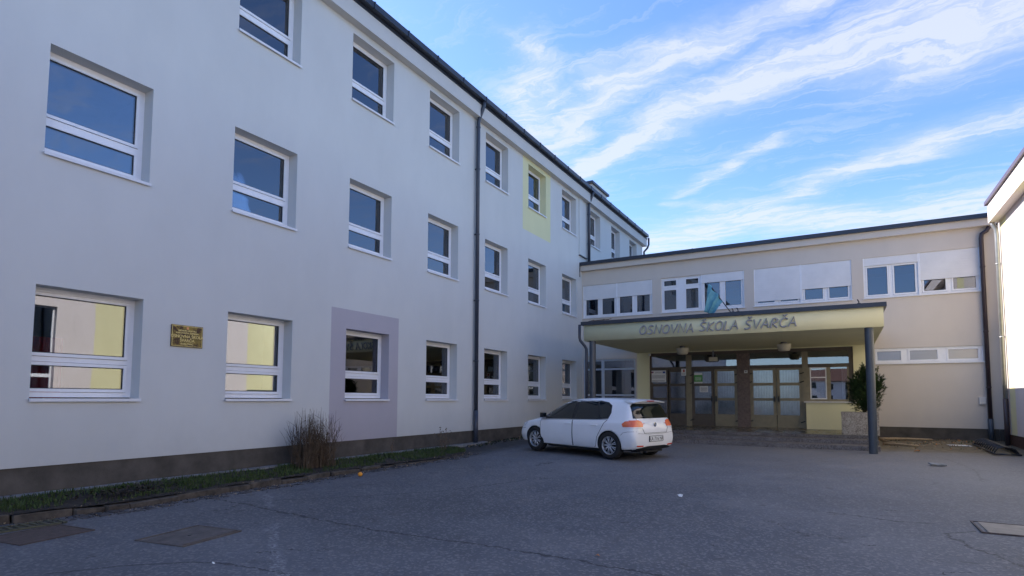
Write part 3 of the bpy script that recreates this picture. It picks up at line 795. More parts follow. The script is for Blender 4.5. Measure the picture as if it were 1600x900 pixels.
# entrance glazing
YG = .10
def bx(m_, a, b, c, d, y0=YG, y1=YG + .07, mat=None): m_.box((a, BY + y0, c), (b, BY + y1, d), mat)
BZ = M['bronze']; BR = M['brownframe']
f = MB()
ZD = .5
bx(f, -6.60, .33, 2.62, 2.74, mat=BR, y0=YG - .005); bx(f, -6.60, .33, 3.18, 3.30, mat=BR)
for a, b in ((-6.60, -6.54), (-5.20, -5.0), (-1.22, -1.03), (.20, .33)): bx(f, a, b, ZD, 3.18, mat=BZ if a in (-5.20, -1.22) else BR, y0=YG - .02)
part(f, 'entrance_frame', B)
f = MB(); f.box((-3.36, BY + .04, ZD), (-2.92, BY + .2, 3.18), M['marble']); part(f, 'stone_pier', B)
def glazed(name, x0, x1, rows, fm, stile=.08, pane_mat=None, bottom=None, y0=YG, handle=None, z1=2.62):
    f = MB(); zlist = rows
    f.box((x0, BY + y0, ZD + .01), (x0 + stile, BY + y0 + .06, z1), fm); f.box((x1 - stile, BY + y0, ZD + .01), (x1, BY + y0 + .06, z1), fm)
    last = ZD + .01
    for (c, d) in rows:
        f.box((x0 + stile, BY + y0, last), (x1 - stile, BY + y0 + .06, c), fm) if c > last else None
        last = d
    f.box((x0 + stile, BY + y0, last), (x1 - stile, BY + y0 + .06, z1), fm)
    if bottom: f.box((x0 + stile + .03, BY + y0 - .012, ZD + .12), (x1 - stile - .03, BY + y0 + .0, rows[0][0] - .06), fm)
    org = Vector((x0, BY, ZD)); fo = local(f, org).build(name, None, B, loc=org - B.location)
    for (c, d) in rows:
        g = MB(); g.box((x0 + stile, BY + y0 + .03, c), (x1 - stile, BY + y0 + .038, d)); subpart(g, 'pane', fo, org, pane_mat or M['glassD'])
    if handle is not None:
        h = MB(); h.box((handle - .025, BY + y0 - .07, 1.42), (handle + .025, BY + y0 - .004, 1.62)); subpart(h, 'handle', fo, org, M['black'])
    hs = MB()
    return fo, org
rows3 = [(.95, 1.46), (1.55, 2.0), (2.10, 2.55)]
glazed('side_panel', -6.54, -5.90, rows3, BR, .05, M['doorglass'])
glazed('side_panel', -5.86, -5.20, rows3, BR, .05, M['doorglass'])
for (a, b, c, hx) in ((-5.0, -4.18, 0, -4.26), (-4.16, -3.36, 1, -4.10), (-2.92, -2.06, 0, -2.12), (-2.04, -1.22, 1, -1.98)):
    fo, org = glazed('door', a, b, rows3, BZ if a > -3.4 or c else BR, .10, M['doorglass'], bottom=True, handle=hx)
    hm = MB(); hx2 = a + .01 if c == 0 else b - .01
    for z in (.72, 2.12, 2.42): hm.tube([(hx2 - .07, BY + YG - .03, z - .02), (hx2 + .07, BY + YG - .03, z + .03)], .018, 8)
    subpart(hm, 'hinge', fo, org, M['black'])
for (a, b) in ((-6.54, -5.20), (-5.0, -3.36), (-2.92, -1.22), (-1.03, .20)):
    f = MB(); f.box((a, BY + YG + .03, 2.74), (b, BY + YG + .038, 3.18)); part(f, 'transom_pane', B, M['glassD'])
f = MB()   # porter's window
bx(f, -1.03, .20, 1.45, 1.52, mat=BZ); bx(f, -.47, -.35, 1.52, 2.62, mat=BZ); bx(f, -1.03, -.98, 1.52, 2.62, mat=BZ); bx(f, .14, .20, 1.52, 2.62, mat=BZ)
frame_rect(f, -.98, -.47, 1.52, 2.62, .035, YG + .01, YG + .05, M['pvc']); f.box((-.945, BY + YG + .01, 2.25), (-.505, BY + YG + .05, 2.29), M['pvc'])
org = Vector((-1.03, BY, 1.45)); fo = local(f, org).build('window', None, B, loc=org - B.location)
for (a, b) in ((-.98, -.47), (-.35, .14)):
    g = MB(); g.box((a, BY + YG + .03, 1.52), (b, BY + YG + .038, 2.62)); subpart(g, 'pane', fo, org, M['glassD'])
def curtain_sheet(name, x0, x1, z0, z1, y, mat, label, amp=.02, wl=.09):
    mb = MB(); n = max(4, int((x1 - x0) / (wl / 4)))
    for i in range(n):
        a = x0 + (x1 - x0) * i / n; b = x0 + (x1 - x0) * (i + 1) / n
        ya = y + amp * math.sin(a * 6.28 / wl); yb = y + amp * math.sin(b * 6.28 / wl)
        mb.face([(a, ya, z0), (b, yb, z0), (b, yb, z1), (a, ya, z1)])
    o = mb.build(name, mat, smooth=True); s_ = o.modifiers.new('s', 'SOLIDIFY'); s_.thickness = .004; return tag(o, label, 'curtain')
curtain_sheet('curtain', -4.95, -3.4, .95, 2.58, BY + .26, M['palesheet'], 'pale sheet added behind the left double door, standing in for blurred reflections')  # both sheets are added to lend the door panes their pale reflection
curtain_sheet('curtain', -2.88, -1.25, .95, 2.58, BY + .26, M['palesheet'], 'pale sheet added behind the right double door, standing in for blurred reflections')
curtain_sheet('curtain', -.97, -.42, 1.5, 2.6, BY + .30, M['palecurtain'], 'white lace curtain in the left half of the porter window')
curtain_sheet('curtain', -.02, .15, 1.5, 2.6, BY + .30, M['palecurtain'], 'gathered white curtain at the right of the porter window')
mb = MB(); mb.box((-1.11, BY - .16, .5), (.33, BY + .09, 1.40), M['yellow']); mb.box((.33, BY - .16, .5), (.36, BY - .002, 1.40), M['yellow']); part(mb, 'parapet', B)
mb = MB(); mb.box((-1.17, BY - .21, 1.40), (.38, BY + .09, 1.45), M['ledge']); part(mb, 'ledge', B)
mb = MB()
mb.tube([(4.04, BY - .10, 6.82), (3.98, BY - .10, 6.70), (3.86, BY - .09, 6.62), (3.84, BY - .09, 6.48), (3.84, BY - .09, 6.2), (3.84, BY - .09, .9)], .058, 14, M['brownpipe_shade'])
mb.tube([(3.84, BY - .09, .95), (3.84, BY - .09, .2)], .07, 14, M['column']); straps(mb, 3.84, BY - .09, (1.9, 3.6, 5.6), .058, M['brownpipe_shade'])
part(mb, 'downpipe', B, smooth=True)

# small fixtures on the annex
def boxthing(name, a, b, mat, label, cat, bevel=.004, extra=None):
    c = tuple((a[i] + b[i]) / 2 for i in range(3)); m_ = MB(); m_.box(a, b, mat)
    if extra: extra(m_)
    return tag(local(m_, c).build(name, None, loc=c, bevel=bevel), label, cat)
boxthing('meter_box', (3.60, BY - .06, 1.38), (3.76, BY - .002, 1.60), M['litter'], 'small white utility box on the pinkish wall beside the corner downpipe', 'utility box',
         extra=lambda m_: m_.box((3.615, BY - .066, 1.395), (3.745, BY - .061, 1.585), M['ledge']))
def notice(x0, x1, z0, z1, label, decorate, mat='white', y=BY + YG - .006):
    root = empty('notice', (x0, y, z0), label, 'notice', None)
    m_ = MB(); m_.box((x0, y - .004, z0), (x1, y, z1), M[mat]); part(m_, 'sheet', root)
    d = MB(); decorate(d, x0, x1, z0, z1, y - .0045); part(d, 'print', root)
def lines(d, x0, x1, z0, z1, y, n, mat='printed'):
    h = (z1 - z0) / n
    for i in range(n):
        x = x0
        while x < x1 - .01:
            w = random.uniform(.015, .05); d.box((x, y - .001, z0 + i * h), (min(x + w, x1), y, z0 + i * h + h * .45), M[mat]); x += w + .01
def dec1(d, x0, x1, z0, z1, y):
    d.box((x0 + .03, y - .001, z1 - .10), (x0 + .11, y, z1 - .04), M['pinkprint']); d.box((x0 + .05, y - .0015, z1 - .09), (x0 + .09, y - .001, z1 - .05), M['blue'])
    d.box((x1 - .13, y - .001, z1 - .11), (x1 - .03, y, z1 - .04), M['blue'])
    lines(d, x0 + .17, x1 - .17, z1 - .1, z1 - .05, y, 2); lines(d, x0 + .05, x1 - .05, z0 + .16, z1 - .17, y, 3); lines(d, x0 + .05, x1 - .05, z0 + .03, z0 + .1, y, 2)
notice(-6.57, -5.97, 2.16, 2.62, 'white printed board with small logos on the glazing beside the yellow pier', dec1)
notice(-5.38, -5.20, 2.40, 2.67, 'small white and red notice at the top of the second glazed side panel', lambda d, x0, x1, z0, z1, y: (lines(d, x0 + .02, x1 - .02, z0 + .03, z0 + .12, y, 3), d.box((x0 + .06, y - .001, z0 + .14), (x1 - .05, y, z1 - .03), M['pinkprint'])))
notice(-4.90, -4.60, 2.10, 2.50, 'green and white poster on the left leaf of the left door', lambda d, x0, x1, z0, z1, y: (d.box((x0, y - .001, z0 + .06), (x1, y, z1 - .08), M['greenposter']), lines(d, x0 + .03, x1 - .03, z0 + .01, z0 + .05, y, 1), lines(d, x0 + .04, x1 - .04, z0 + .12, z0 + .26, y - .001, 4, 'white')))
notice(-4.70, -4.40, 1.77, 2.0, 'small white paper sheet taped below the green poster', lambda d, x0, x1, z0, z1, y: lines(d, x0 + .03, x1 - .03, z0 + .03, z1 - .04, y, 5))
boxthing('doorbell', (-3.10, BY + .01, 2.46), (-2.99, BY + .038, 2.56), M['white'], 'small white intercom box on the brown stone pier between the doors', 'intercom', extra=lambda m_: m_.box((-3.07, BY + .006, 2.49), (-3.02, BY + .0095, 2.54), M['printed']))
boxthing('emergency_light', (-4.32, BY - .06, 2.92), (-4.02, BY + .02, 3.07), M['lamp'], 'small box-shaped emergency light above the left double door', 'lamp', extra=lambda m_: m_.box((-4.2, BY - .03, 3.075), (-4.14, BY + .0, 3.32), M['printed']))

# ------------------------------------------------------------------ entrance steps, canopy, planter
st = empty('entrance_steps', (-3.1, 19, .2), 'low washed-concrete entrance steps with a polished tiled landing', 'steps')
mb = MB(); mb.box((-9.1, 19.1, .1), (.80, BY + .1, .499)); part(mb, 'landing', st, M['tile'])
mb = MB()
M_ = M['granite']
for z1, y0, y1 in ((.41, 18.42, 19.1), (.30, 17.72, 18.42)): mb.box((-7.3, y0, 0), (.80, y1, z1), M_)
mb.box((-7.3, 19.04, .41), (.80, 19.1, .50), M_); mb.box((-7.3, 18.36, .30), (.80, 18.42, .415), M_)
for x in [-7.3 + 1.35 * i for i in range(6)]: mb.box((x - .004, 17.715, .14), (x + .004, 19.036, .302), M['black']) 
part(mb, 'steps', st, bevel=.006)

CY = 17.0
cn = empty('entrance_canopy', (-3.08, CY, .2), 'flat pale yellow concrete entrance canopy with the school name on its front', 'canopy')
mb = MB(); mb.box((-7.1, CY, 3.33), (.94, BY - .002, 3.83), M['yellow']); part(mb, 'slab', cn)
mb = MB(); mb.box((-7.18, CY - .07, 3.83), (1.01, BY - .28, 3.94), M['gutter']); mb.box((-7.05, CY + .05, 3.9), (.9, BY - .29, 3.955), M['roofflat']); part(mb, 'roof_edge', cn)
for x in (-6.86, .62):
    mb = MB(); mb.lathe([(0, .0), (.10, 0), (.10, 3.2), (0, 3.2)], (x, CY + .13, .13), n=24); part(mb, 'column', cn, M['column'], smooth=False)
    for p in cn.children[-1].data.polygons: p.use_smooth = len(p.vertices) == 4 and abs(p.normal.z) < .5
mb = MB(); mb.tube([(-7.24, CY - .02, 3.86), (-7.24, CY - .02, 3.45), (-7.23, CY + .0, 3.36), (-7.10, CY + .06, 3.18), (-7.06, CY + .1, 3.08), (-7.06, CY + .1, 2.9), (-7.06, CY + .1, .2)], .045, 12, M['pipe']); part(mb, 'downpipe', cn, smooth=True)
# hand-drawn style name, letter by letter, in strokes (unit box 1 high)
GL = {
 'O': (.85, [[(.42,1),(.12,.85),(.0,.5),(.1,.12),(.4,0),(.7,.12),(.8,.5),(.68,.86),(.42,1)]]),
 'S': (.72, [[(.62,.92),(.35,1),(.1,.86),(.12,.62),(.38,.5),(.6,.34),(.55,.1),(.28,0),(.0,.1)]]),
 'N': (.85, [[(.04,0),(.1,1),(.66,.0),(.78,1)]]),
 'V': (.75, [[(0,1),(.34,0),(.72,1)]]),
 'A': (.80, [[(0,0),(.38,1),(.74,0)],[(.14,.36),(.62,.36)]]),
 'K': (.74, [[(.05,0),(.1,1)],[(.66,.98),(.09,.46),(.68,0)]]),
 'L': (.60, [[(.1,1),(.05,.02),(.56,.04)]]),
 'R': (.74, [[(.03,0),(.08,1),(.45,.96),(.62,.78),(.5,.55),(.08,.5),(.66,0)]]),
 'C': (.76, [[(.7,.84),(.45,1),(.14,.85),(.0,.48),(.12,.13),(.42,0),(.7,.12)]]),
}
def smooth_poly(p, k=3):
    if len(p) < 6: return p
    for _ in range(2):
        q = [p[0]]
        for a, b in zip(p, p[1:]): q += [(a[0]*.75+b[0]*.25, a[1]*.75+b[1]*.25), (a[0]*.25+b[0]*.75, a[1]*.25+b[1]*.75)]
        p = q + [p[-1]]
    return p
text = 'OSNOVNA ŠKOLA ŠVARČA'; H_ = .255
def gl(ch):
    base = {'Š': 'S', 'Č': 'C'}.get(ch, ch); w, s = GL[base]; s = list(s)
    if base != ch: s = s + [[(.2, 1.32), (.36, 1.14), (.56, 1.34)]]
    return w, s
tot = sum((.52 if c == ' ' else gl(c)[0] + .14) for c in text) - .14
k = 4.28 / tot; x = -5.27; lt = empty('sign', (0, 0, 0)); bpy.data.objects.remove(lt)
for ch in text:
    if ch == ' ': x += .52 * k; continue
    w, strokes = gl(ch); mb = MB(); dz = random.uniform(-.012, .012)
    for s in strokes:
        pts = [(x + (px_ + .18 * (pz - .5)) * k, CY - .035, 3.44 + dz + pz * H_) for px_, pz in smooth_poly(s)]
        mb.tube(pts, .022, 8, M['letters'])
        for p in pts[:1] + pts[-1:]: mb.box((p[0] - .006, CY - .03, p[2] - .006), (p[0] + .006, CY, p[2] + .006), M['letters'])
    part(mb, 'sign_letter', cn); x += (w + .14) * k

for x, lab in ((-4.78, 'round opal ceiling lamp under the canopy above the left double door'), (-1.59, 'round opal ceiling lamp under the canopy above the right double door')):
    L_ = empty('ceiling_lamp', (x, 20.25, 3.33), lab, 'lamp', 'lamps under the canopy')
    mb = MB(); mb.lathe([(0, 0), (.09, 0), (.09, -.05), (.10, -.055)], (0, 0, 0), n=24); mb.build('base', M['printed'], L_, smooth=True)
    mb = MB(); mb.lathe([(.10, -.05), (.21, -.06), (.215, -.08), (.17, -.26), (.14, -.28), (0, -.285)], (0, 0, 0), n=28); mb.build('shade', M['lamp'], L_, smooth=True)
boxthing('security_sensor', (-6.60, BY - .1, 3.20), (-6.53, BY - .0, 3.28), M['white'], 'tiny white sensor at the top corner of the entrance beside the yellow pier', 'sensor')
# spotlight-like sensor on the left wall under the canopy
boxthing('wall_lamp', (-9.1, BY - .16, 3.28), (-8.86, BY - .002, 3.42), M['litter'], 'small pale lamp on the annex wall above the big dark window', 'lamp')

pl = empty('planter', (.40, 19.55, .5), 'square washed-pebble concrete planter standing on the steps by the column', 'planter')
mb = MB(); ox0, ox1, oy0, oy1, z0, z1 = -.06, .86, 19.12, 20.02, .501, 1.15; t = .07
mb.box((ox0, oy0, z0), (ox1, oy0 + t, z1)); mb.box((ox0, oy1 - t, z0), (ox1, oy1, z1)); mb.box((ox0, oy0 + t, z0), (ox0 + t, oy1 - t, z1)); mb.box((ox1 - t, oy0 + t, z0), (ox1, oy1 - t, z1)); mb.box((ox0 + t, oy0 + t, z0), (ox1 - t, oy1 - t, z0 + .05))
part(mb, 'box', pl, M['planter'], bevel=.012)
mb = MB(); mb.box((ox0 + t, oy0 + t, 1.0), (ox1 - t, oy1 - t, 1.10)); part(mb, 'soil', pl, M['soil'])
# yew shrub
sh = empty('evergreen_shrub', (.50, 19.55, 1.1), 'dense dark green evergreen shrub growing in the concrete planter', 'shrub')
br = MB(); lf = MB()
def spray(p, d, L):
    d = d.normalized(); side = d.cross(Vector((0, 0, 1)));
    if side.length < .1: side = Vector((1, 0, 0))
    side.normalize(); upv = side.cross(d)
    n = 9
    for i in range(n):
        u = i / n; q = p + d * L * u
        for sg in (-1, 1):
            a = (side * sg * 1.0 + d * .7 + upv * random.uniform(-.5, .5)).normalized() * random.uniform(.022, .036)
            b = upv.cross(a).normalized() * .006
            lf.v += [tuple(q - b), tuple(q + a * .5 - b * 1.3), tuple(q + a), tuple(q + a * .5 + b * 1.3), ]; k_ = len(lf.v) - 4
            lf.f.append((k_, k_ + 1, k_ + 2, k_ + 3)); lf.mi.append(0)
lobes = [((.0, 0, .50), .40), ((-.16, -.05, .42), .34), ((.24, .02, .52), .38), ((-.06, .08, .86), .36), ((.28, .0, .88), .34), ((.10, -.05, 1.10), .26), ((-.2, .02, .72), .28), ((.42, 0, .68), .26), ((.02, .0, .18), .34), ((.22, -.05, .22), .30)]
for (c, r) in lobes:
    c = Vector(c); br.tube([(0.03, 0, 0), tuple(c * .5 + Vector((0, 0, .05))), tuple(c)], [.03, .018, .008], 6)
    for i in range(330):
        d = Vector((random.gauss(0, 1), random.gauss(0, 1), random.gauss(0, 1) + .25)).normalized()
        rr = r * (random.random() ** .45) * random.uniform(.85, 1.08); p = c + d * rr
        if p.z < .0: continue
        spray(p, (d + Vector((0, 0, .7)) + Vector((random.uniform(-.5, .5), random.uniform(-.5, .5), 0))), random.uniform(.06, .13))
for i in range(70):   # long leaders that break the outline
    c, r = random.choice(lobes); d = Vector((random.gauss(0, .8), random.gauss(0, .8), random.uniform(.1, 1.4))).normalized(); p = Vector(c) + d * r * .9
    L = random.uniform(.1, .2); br.tube([tuple(p - d * .15), tuple(p + d * L)], [.005, .002], 4)
    for s in range(7): spray(p + d * L * (s / 6 - .1), d + Vector((random.uniform(-.9, .9), random.uniform(-.9, .9), random.uniform(-.2, .8))), .08)
br.build('branches', M['bark'], sh); sh.scale = (.82, .82, .98)
me = bpy.data.meshes.new('foliage'); me.from_pydata(lf.v, [], lf.f); me.materials.append(M['yew'])
o = bpy.data.objects.new('foliage', me); COL.objects.link(o); o.parent = sh

# flag on the canopy roof
fl = empty('flag', (-2.71, 17.35, 3.96), 'limp teal flag on a slanting pole on top of the entrance canopy', 'flag')
mb = MB(); mb.tube([(-2.66, 17.35, 3.90), (-3.30, 17.30, 4.86)], .014, 8); mb.tube([(-3.29, 17.30, 4.84), (-3.33, 17.297, 4.90)], .02, 8); part(mb, 'pole', fl, M['black'])
M['flag'] = foliage('teal_cloth', (.10, .30, .38), (.20, .46, .52), .8)
mb = MB(); nu, nv = 14, 16
def fp(u, v):
    # u along the pole from the tip, v down the hanging cloth
    top = Vector((-3.30, 17.30, 4.86)).lerp(Vector((-2.93, 17.33, 4.31)), u)
    drop = (.80 - .42 * u); x = top.x - .16 * v * (1 - u) - .30 * u * v - .02 * math.sin(v * 5); 
    return (x + .035 * math.sin(u * 13 + v * 2), top.y - .05 + .06 * math.sin(u * 16 + v * 1.5) * (.3 + v), top.z - drop * v)
for i in range(nu):
    for j in range(nv):
        mb.face([fp(i / nu, j / nv), fp((i + 1) / nu, j / nv), fp((i + 1) / nu, (j + 1) / nv), fp(i / nu, (j + 1) / nv)])
o = part(mb, 'cloth', fl, M['flag'], smooth=True); s_ = o.modifiers.new('s', 'SOLIDIFY'); s_.thickness = .004
for i, (x, lab) in enumerate(((-2.60, 'small dark flagpole bracket on the canopy edge beside the flag'), (-2.47, 'outer small dark flagpole bracket on the canopy edge'), (.42, 'small grey bracket on the right end of the canopy edge'))):
    mb = MB(); mb.tube([(0, 0, 0), (0, 0, .05), (-.03, 0, .11)], .014, 8); mb.box((-.04, -.03, -.0), (.04, .03, .012)); tag(mb.build('pole_bracket', M['blackmetal'], loc=(x, CY - .02, 3.941)), lab, 'bracket', 'brackets on the canopy edge')
mb = MB()
for i in range(6): mb.tube([(-7.0 + i * .1, CY + random.uniform(0, .2), 3.965), (-6.8 + i * .12, CY + random.uniform(0, .2), 3.985 + .02 * random.random())], .012, 6)
tag(mb.build('twigs', M['twig']), 'few pale twigs lying on the left end of the canopy roof', 'twigs', kind='stuff')

# ------------------------------------------------------------------ right building (sunlit)
CX = 4.05
mpC = lambda u, v, w: (CX - w, u, v)
C = empty('gym_building', (CX, 12, .1), 'sunlit cream and yellow building at the right edge', 'building')
YC = 21.25
copen = [(5.2, 9.35, .95, 4.6), (12.6, 15.6, 1.4, 4.4), (-2.5, 2.5, 1.4, 4.4)]
mb = MB()
wall_sheet(mb, mpC, -12, YC, .55, 6.62, copen, .2, M['wallC'], regions=[(10.54, 12.2, .55, 6.62, M['wallCy']), (16.75, 18.15, .55, 6.62, M['wallCy']), (20.35, 20.95, .55, 6.62, M['wallCy'])])
mb.face([(CX, YC, .1), (CX + .32, YC, .1), (CX + .32, YC, 6.62), (CX, YC, 6.62)], M['wallC'])
mb.face([(CX + .32, YC, .1), (CX + .32, BY + .0, .1), (CX + .32, BY, 7.1), (CX + .32, YC, 7.1)], M['wallB'])
mb.face([(CX, -12, .0), (CX + 12, -12, .0), (CX + 12, -12, 6.7), (CX, -12, 6.7)], M['wallC'])
mb.face([(CX + 12, -12, .0), (CX + 12, 30, .0), (CX + 12, 30, 6.7), (CX + 12, -12, 6.7)], M['wallC'])
part(mb, 'wall', C)
mb = MB(); mb.box((CX + .02, -12, -.2), (CX + .3, YC, .55), M['plinthC']); part(mb, 'plinth', C)
mb = MB(); mb.box((CX - .25, -12.3, 6.62), (CX + .35, YC - .15, 7.16), M['wallC']); part(mb, 'eave', C)
M['pinkmetal'] = simple('plum_roof_edge', (.11, .075, .10), .4)
mb = MB(); mb.box((CX - .31, -12.35, 7.16), (CX + .3, YC - .08, 7.26), M['pinkmetal']); mb.box((CX + .3, -12.3, 7.12), (CX + 12, YC, 7.2), M['roofflat']); mb.box((CX + .33, YC, 7.1), (CX + 12, 30, 7.2), M['roofflat']); part(mb, 'roof', C)
mb = MB(); mb.tube([(CX - .17, YC - .2, 6.64), (CX - .15, YC - .2, 6.55), (CX - .09, YC - .2, 6.42), (CX - .08, YC - .2, 6.2), (CX - .08, YC - .2, 1.5)], .055, 14, M['pipeL'])
mb.tube([(CX - .08, YC - .2, 1.55), (CX - .08, YC - .2, .15)], .062, 14, M['brownpipe_shade']); straps(mb, CX - .08, YC - .2, (3.3, 5.4), .055, M['pipeL']); part(mb, 'downpipe', C, smooth=True)  # lower length coloured dark for the shade below the sunlit part
mb = MB(); x = CX + .30
mb.box((x - .08, YC + .05, .5), (x, YC + .17, 3.95), M['pvc']); mb.box((x - .08, BY - .42, .5), (x, BY - .30, 3.95), M['pvc']); mb.box((x - .08, YC + .17, 3.83), (x, BY - .42, 3.95), M['pvc']); mb.box((x - .07, YC + .17, 2.5), (x, BY - .42, 2.6), M['pvc']); mb.box((x - .07, YC + .17, .5), (x, BY - .42, 1.0), M['pvc'])
d = part(mb, 'door', C)
mb = MB(); mb.box((x - .04, YC + .17, 1.0), (x - .03, BY - .42, 3.83)); subpart(mb, 'pane', d, C.location, M['glass'])
mb = MB()
for (a, b, c, e) in copen:
    org = Vector((CX, a, c)); f = MB(); n = 3; w = (b - a) / n
    for i in range(n):
        for (z0_, z1_) in ((c, c + (e - c) * .35), (c + (e - c) * .35, e)):
            y0, y1 = a + i * w, a + (i + 1) * w
            f.box((CX + .16, y0, z0_), (CX + .22, y0 + .06, z1_), M['pvc']); f.box((CX + .16, y1 - .06, z0_), (CX + .22, y1, z1_), M['pvc'])
            f.box((CX + .16, y0 + .06, z0_), (CX + .22, y1 - .06, z0_ + .06), M['pvc']); f.box((CX + .16, y0 + .06, z1_ - .06), (CX + .22, y1 - .06, z1_), M['pvc'])
    fo = local(f, org).build('window', None, C, loc=org - C.location)
    g = MB(); g.box((CX + .18, a + .02, c + .02), (CX + .19, b - .02, e - .02)); subpart(g, 'pane', fo, org, M['glass'])
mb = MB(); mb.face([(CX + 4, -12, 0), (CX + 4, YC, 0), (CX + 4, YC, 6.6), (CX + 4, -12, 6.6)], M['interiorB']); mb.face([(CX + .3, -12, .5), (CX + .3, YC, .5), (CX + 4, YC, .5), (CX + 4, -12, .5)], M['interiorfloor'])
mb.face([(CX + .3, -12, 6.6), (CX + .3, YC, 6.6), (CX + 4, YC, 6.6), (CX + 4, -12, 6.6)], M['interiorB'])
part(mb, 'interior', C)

# bicycle rack: low black frame with wheel hoops
rk = empty('bicycle_rack', (3.4, 19.4, gz(19.4)), 'low black metal bicycle rack lying at the foot of the right wall', 'bicycle rack')
mb = MB(); g0 = lambda y: gz(y) + .035
xa, xb, ya, yb = 3.14, 3.62, 17.95, 20.7
for x in (xa, xb): mb.tube([(x, ya, g0(ya)), (x, yb, g0(yb))], .022, 8)
mb.tube([(xa, ya, g0(ya)), (xb, ya, g0(ya))], .022, 8); mb.tube([(xa, yb, g0(yb)), (xb, yb, g0(yb))], .022, 8); part(mb, 'base_frame', rk, M['blackmetal'], smooth=True)
for i in range(11):
    y = ya + .15 + i * .245; mb = MB()
    mb.tube([(xa, y, g0(y)), (xa + .08, y, g0(y) + .13), (xa + .22, y, g0(y) + .17), (xb - .08, y, g0(y) + .12), (xb, y, g0(y))], .011, 7)
    mb.tube([(xa, y + .07, g0(y)), (xa + .08, y + .07, g0(y) + .13), (xa + .22, y + .07, g0(y) + .17), (xb - .08, y + .07, g0(y) + .12), (xb, y + .07, g0(y))], .011, 7)
    part(mb, 'wheel_hoop', rk, M['blackmetal'], smooth=True)

# loose bits
def blob(name, loc, r, mat, label, cat, sq=(1, 1, 1), jit=0):
    bm = bmesh.new(); bmesh.ops.create_icosphere(bm, subdivisions=2, radius=r)
    for v in bm.verts:
        v.co = Vector((v.co.x * sq[0], v.co.y * sq[1], v.co.z * sq[2])) * (1 + random.uniform(-jit, jit))
    me = bpy.data.meshes.new(name); bm.to_mesh(me); bm.free(); me.materials.append(mat)
    for p in me.polygons: p.use_smooth = True
    o = bpy.data.objects.new(name, me); COL.objects.link(o); o.location = loc; return tag(o, label, cat)
blob('orange_fruit', (-7.92, 8.11, gz(8.11) + .048), .046, M['fruit'], 'orange fruit lying in the gutter near the kerb', 'fruit', (1, 1, .93))
def scrap(name, x, y, s, mat, label, cat, n=7, lift=.02, grp=None):
    mb = MB(); z = gz(y) + .01; c = Vector((x, y, z + lift)); pts = []
    for i in range(n):
        a = 6.283 * i / n; r = s * random.uniform(.55, 1.1); pts.append(Vector((x + math.cos(a) * r, y + math.sin(a) * r * .7, z + random.uniform(0, lift))))
    for i in range(n): mb.face([c, pts[i], pts[(i + 1) % n]])
    o = mb.build(name, mat); m_ = o.modifiers.new('s', 'SOLIDIFY'); m_.thickness = .003; return tag(o, label, cat, grp)
scrap('paper_scrap', -2.16, 8.84, .055, M['white'], 'crumpled white paper scrap on the asphalt in front of the car', 'litter', lift=.05)
scrap('paper_scrap', -4.94, 3.26, .02, M['white'], 'tiny white scrap on the asphalt in the near foreground', 'litter')
scrap('dry_leaf', -2.07, 5.28, .028, M['leaf'], 'single brown leaf on the asphalt at the bottom centre', 'leaf')
scrap('dry_leaf', 1.60, 18.0, .10, M['leaf'], 'orange brown leaf scrap on the dirt beside the column', 'leaf', lift=.05)
def slab(name, x, y, a, b, h, rz, mat, label, cat):
    mb = MB(); mb.box((-a, -b, 0), (a, b, h)); o = mb.build(name, mat, loc=(x, y, gz(y) + .004)); o.rotation_euler = (0, 0, rz); return tag(o, label, cat)
slab('board', 2.78, 20.35, .24, .22, .012, .1, M['litter'], 'flat white board lying on the dirt near the bicycle rack', 'board')
o = slab('stone_slab', 1.68, 15.12, .14, .09, .025, .25, M['strip'], 'broken pale stone slab lying on the asphalt right of the column', 'slab'); o.rotation_euler = (.12, .03, .25); o.location.z += .02
def stick(x0, y0, x1, y1, r, mat, label):
    mb = MB(); n = 6; pts = []
    for i in range(n + 1):
        u = i / n; y = y0 + (y1 - y0) * u; pts.append((x0 + (x1 - x0) * u, y + .03 * math.sin(u * 7), gz(y) + r + .015 * math.sin(u * 3)))
    mb.tube(pts, [r * (1.1 - .5 * i / n) for i in range(n + 1)], 7, mat); tag(mb.build('stick', smooth=True), label, 'stick', 'sticks behind the column')
stick(.95, 21.3, 2.3, 21.6, .045, M['wood'], 'long pale stick lying near the plinth right of the planter')
stick(.95, 19.7, 1.75, 19.3, .04, M['wood'], 'shorter mossy stick lying in front of the longer one')
stick(1.0, 20.7, 1.35, 19.9, .025, M['wood'], 'thin slanting stick between the two others')
mb = MB()
for i in range(900):
    x = random.uniform(.85, 3.3); y = random.uniform(18.6, 22.3)
    if random.random() > (y - 18.0) / 4.5: continue
    s = random.uniform(.01, .035); a = random.uniform(0, 6.28); z = gz(y) + .008; t = random.uniform(-.015, .03)
    u = Vector((math.cos(a) * s, math.sin(a) * s, t)); v = Vector((-math.sin(a) * s * .6, math.cos(a) * s * .6, 0)); p = Vector((x, y, z + abs(t)))
    mb.face([p - u, p - v, p + u, p + v], random.choice([M['wood'], M['leaf'], M['soil'], M['yew']]))
tag(mb.build('leaf_litter'), 'scattered leaf litter on the dirt along the annex plinth', 'leaf litter', kind='stuff')
mb = MB()
for i in range(700):
    y = random.uniform(13.4, 20); x = -9.4 + abs(random.gauss(0, .22)); s = random.uniform(.01, .05); a = random.uniform(0, 6.28); z = gz(y) + .055
    u = Vector((math.cos(a) * s, math.sin(a) * s, random.uniform(-.02, .03))); v = Vector((-math.sin(a) * s * .6, math.cos(a) * s * .6, .01)); p = Vector((x, y, z + .015))
    mb.face([p - u, p - v, p + u, p + v], random.choice([M['soil'], M['soil'], M['wood'], M['yew']]))
